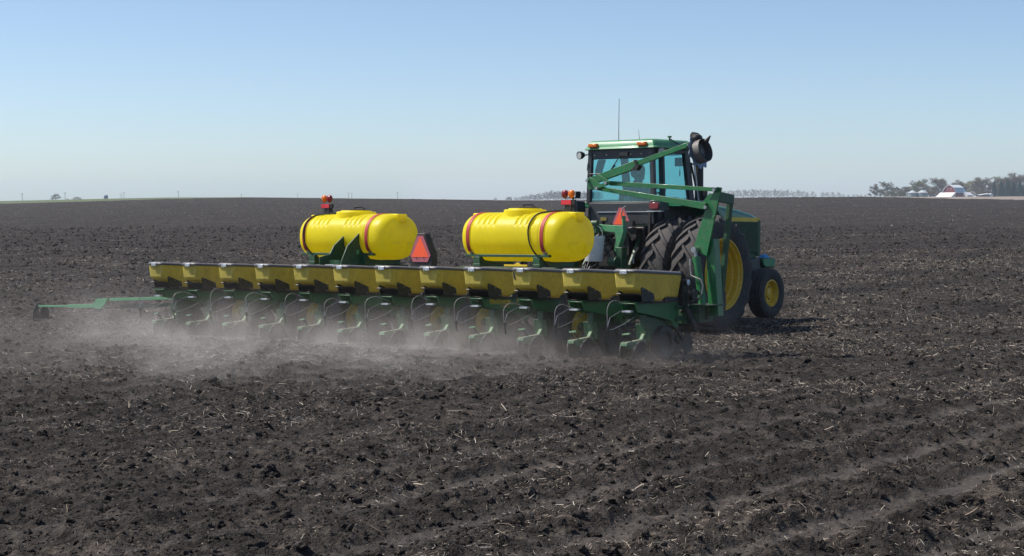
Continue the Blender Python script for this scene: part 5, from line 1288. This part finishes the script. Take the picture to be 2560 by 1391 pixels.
# ------------------------------------------------------------------ dust raised by the openers, and the hazy air
def dust_cloud():
    b = MB().box((-8.0, -8.0, -0.7), (5.8, 2.6, 1.5)); o = b.build('dust', None or paint('dust_holder', (0, 0, 0, 1)), None, smooth=0)
    o.matrix_world = M; o.data.materials.clear()
    m = bpy.data.materials.new('dust_air'); m.use_nodes = True; t = NT(m)
    tc = t.n('TexCoord').outputs['Object']
    def gauss(c, s):
        mp = t.n('Mapping', vector_type='POINT'); mp.inputs['Location'].default_value = tuple(-a / b_ for a, b_ in zip(c, s)); mp.inputs['Scale'].default_value = tuple(1 / q for q in s)
        t.l(tc, mp.inputs[0]); ln = t.n('VectorMath', operation='LENGTH'); t.l(mp.outputs[0], ln.inputs[0])
        return t.math('EXPONENT', t.math('MULTIPLY', t.math('POWER', ln.outputs['Value'], 2.0), -1.0))
    tot = None
    #       centre (machine frame)     radii               strength
    for c, s_, k in DUST:
        g_ = t.math('MULTIPLY', gauss(c, s_), k); tot = g_ if tot is None else t.math('ADD', tot, g_)
    n = t.noise(tc, 1.25, 4, 0.62, 0.8)
    nn = t.ramp(n, [(0.38, (0.03, 0.03, 0.03)), (0.53, (0.6, 0.6, 0.6)), (0.69, (2.8, 2.8, 2.8))])
    den = t.math('MULTIPLY', tot, nn)
    vs = t.n('VolumeScatter'); vs.inputs['Color'].default_value = (0.88, 0.80, 0.735, 1); vs.inputs['Anisotropy'].default_value = 0.25
    t.l(den, vs.inputs['Density']); t.l(vs.outputs[0], t.out.inputs['Volume'])
    o.data.materials.append(m); m.cycles.volume_sampling = 'MULTIPLE_IMPORTANCE' if hasattr(m, 'cycles') else None
    tag(o, 'brown dust cloud drifting behind the planter row units', 'dust', kind='stuff')
DUST = [((0.2, 0.2, 0.05), (4.2, 0.85, 0.36), 0.34),
        ((1.9, -2.9, 0.0), (2.6, 2.6, 0.32), 0.20),
        ((-1.2, -1.6, 0.0), (2.4, 2.0, 0.42), 0.13),
        ((-3.6, -1.0, 0.1), (2.6, 2.4, 0.60), 0.05)]
dust_cloud()
hz = MB().box((-2200, -60, -40), (2200, 3600, 34)).build('haze', paint('dust_holder', (0, 0, 0, 1)), None, smooth=0)
hz.data.materials.clear(); m = bpy.data.materials.new('haze_air'); m.use_nodes = True; t = NT(m)
pv = t.n('VolumePrincipled'); pv.inputs['Color'].default_value = (0.70, 0.85, 1.0, 1); pv.inputs['Density'].default_value = 0.00021; pv.inputs['Anisotropy'].default_value = 0.2
t.l(pv.outputs[0], t.out.inputs['Volume']); hz.data.materials.append(m)
tag(hz, 'thin pale haze over the whole field', 'haze', kind='stuff')
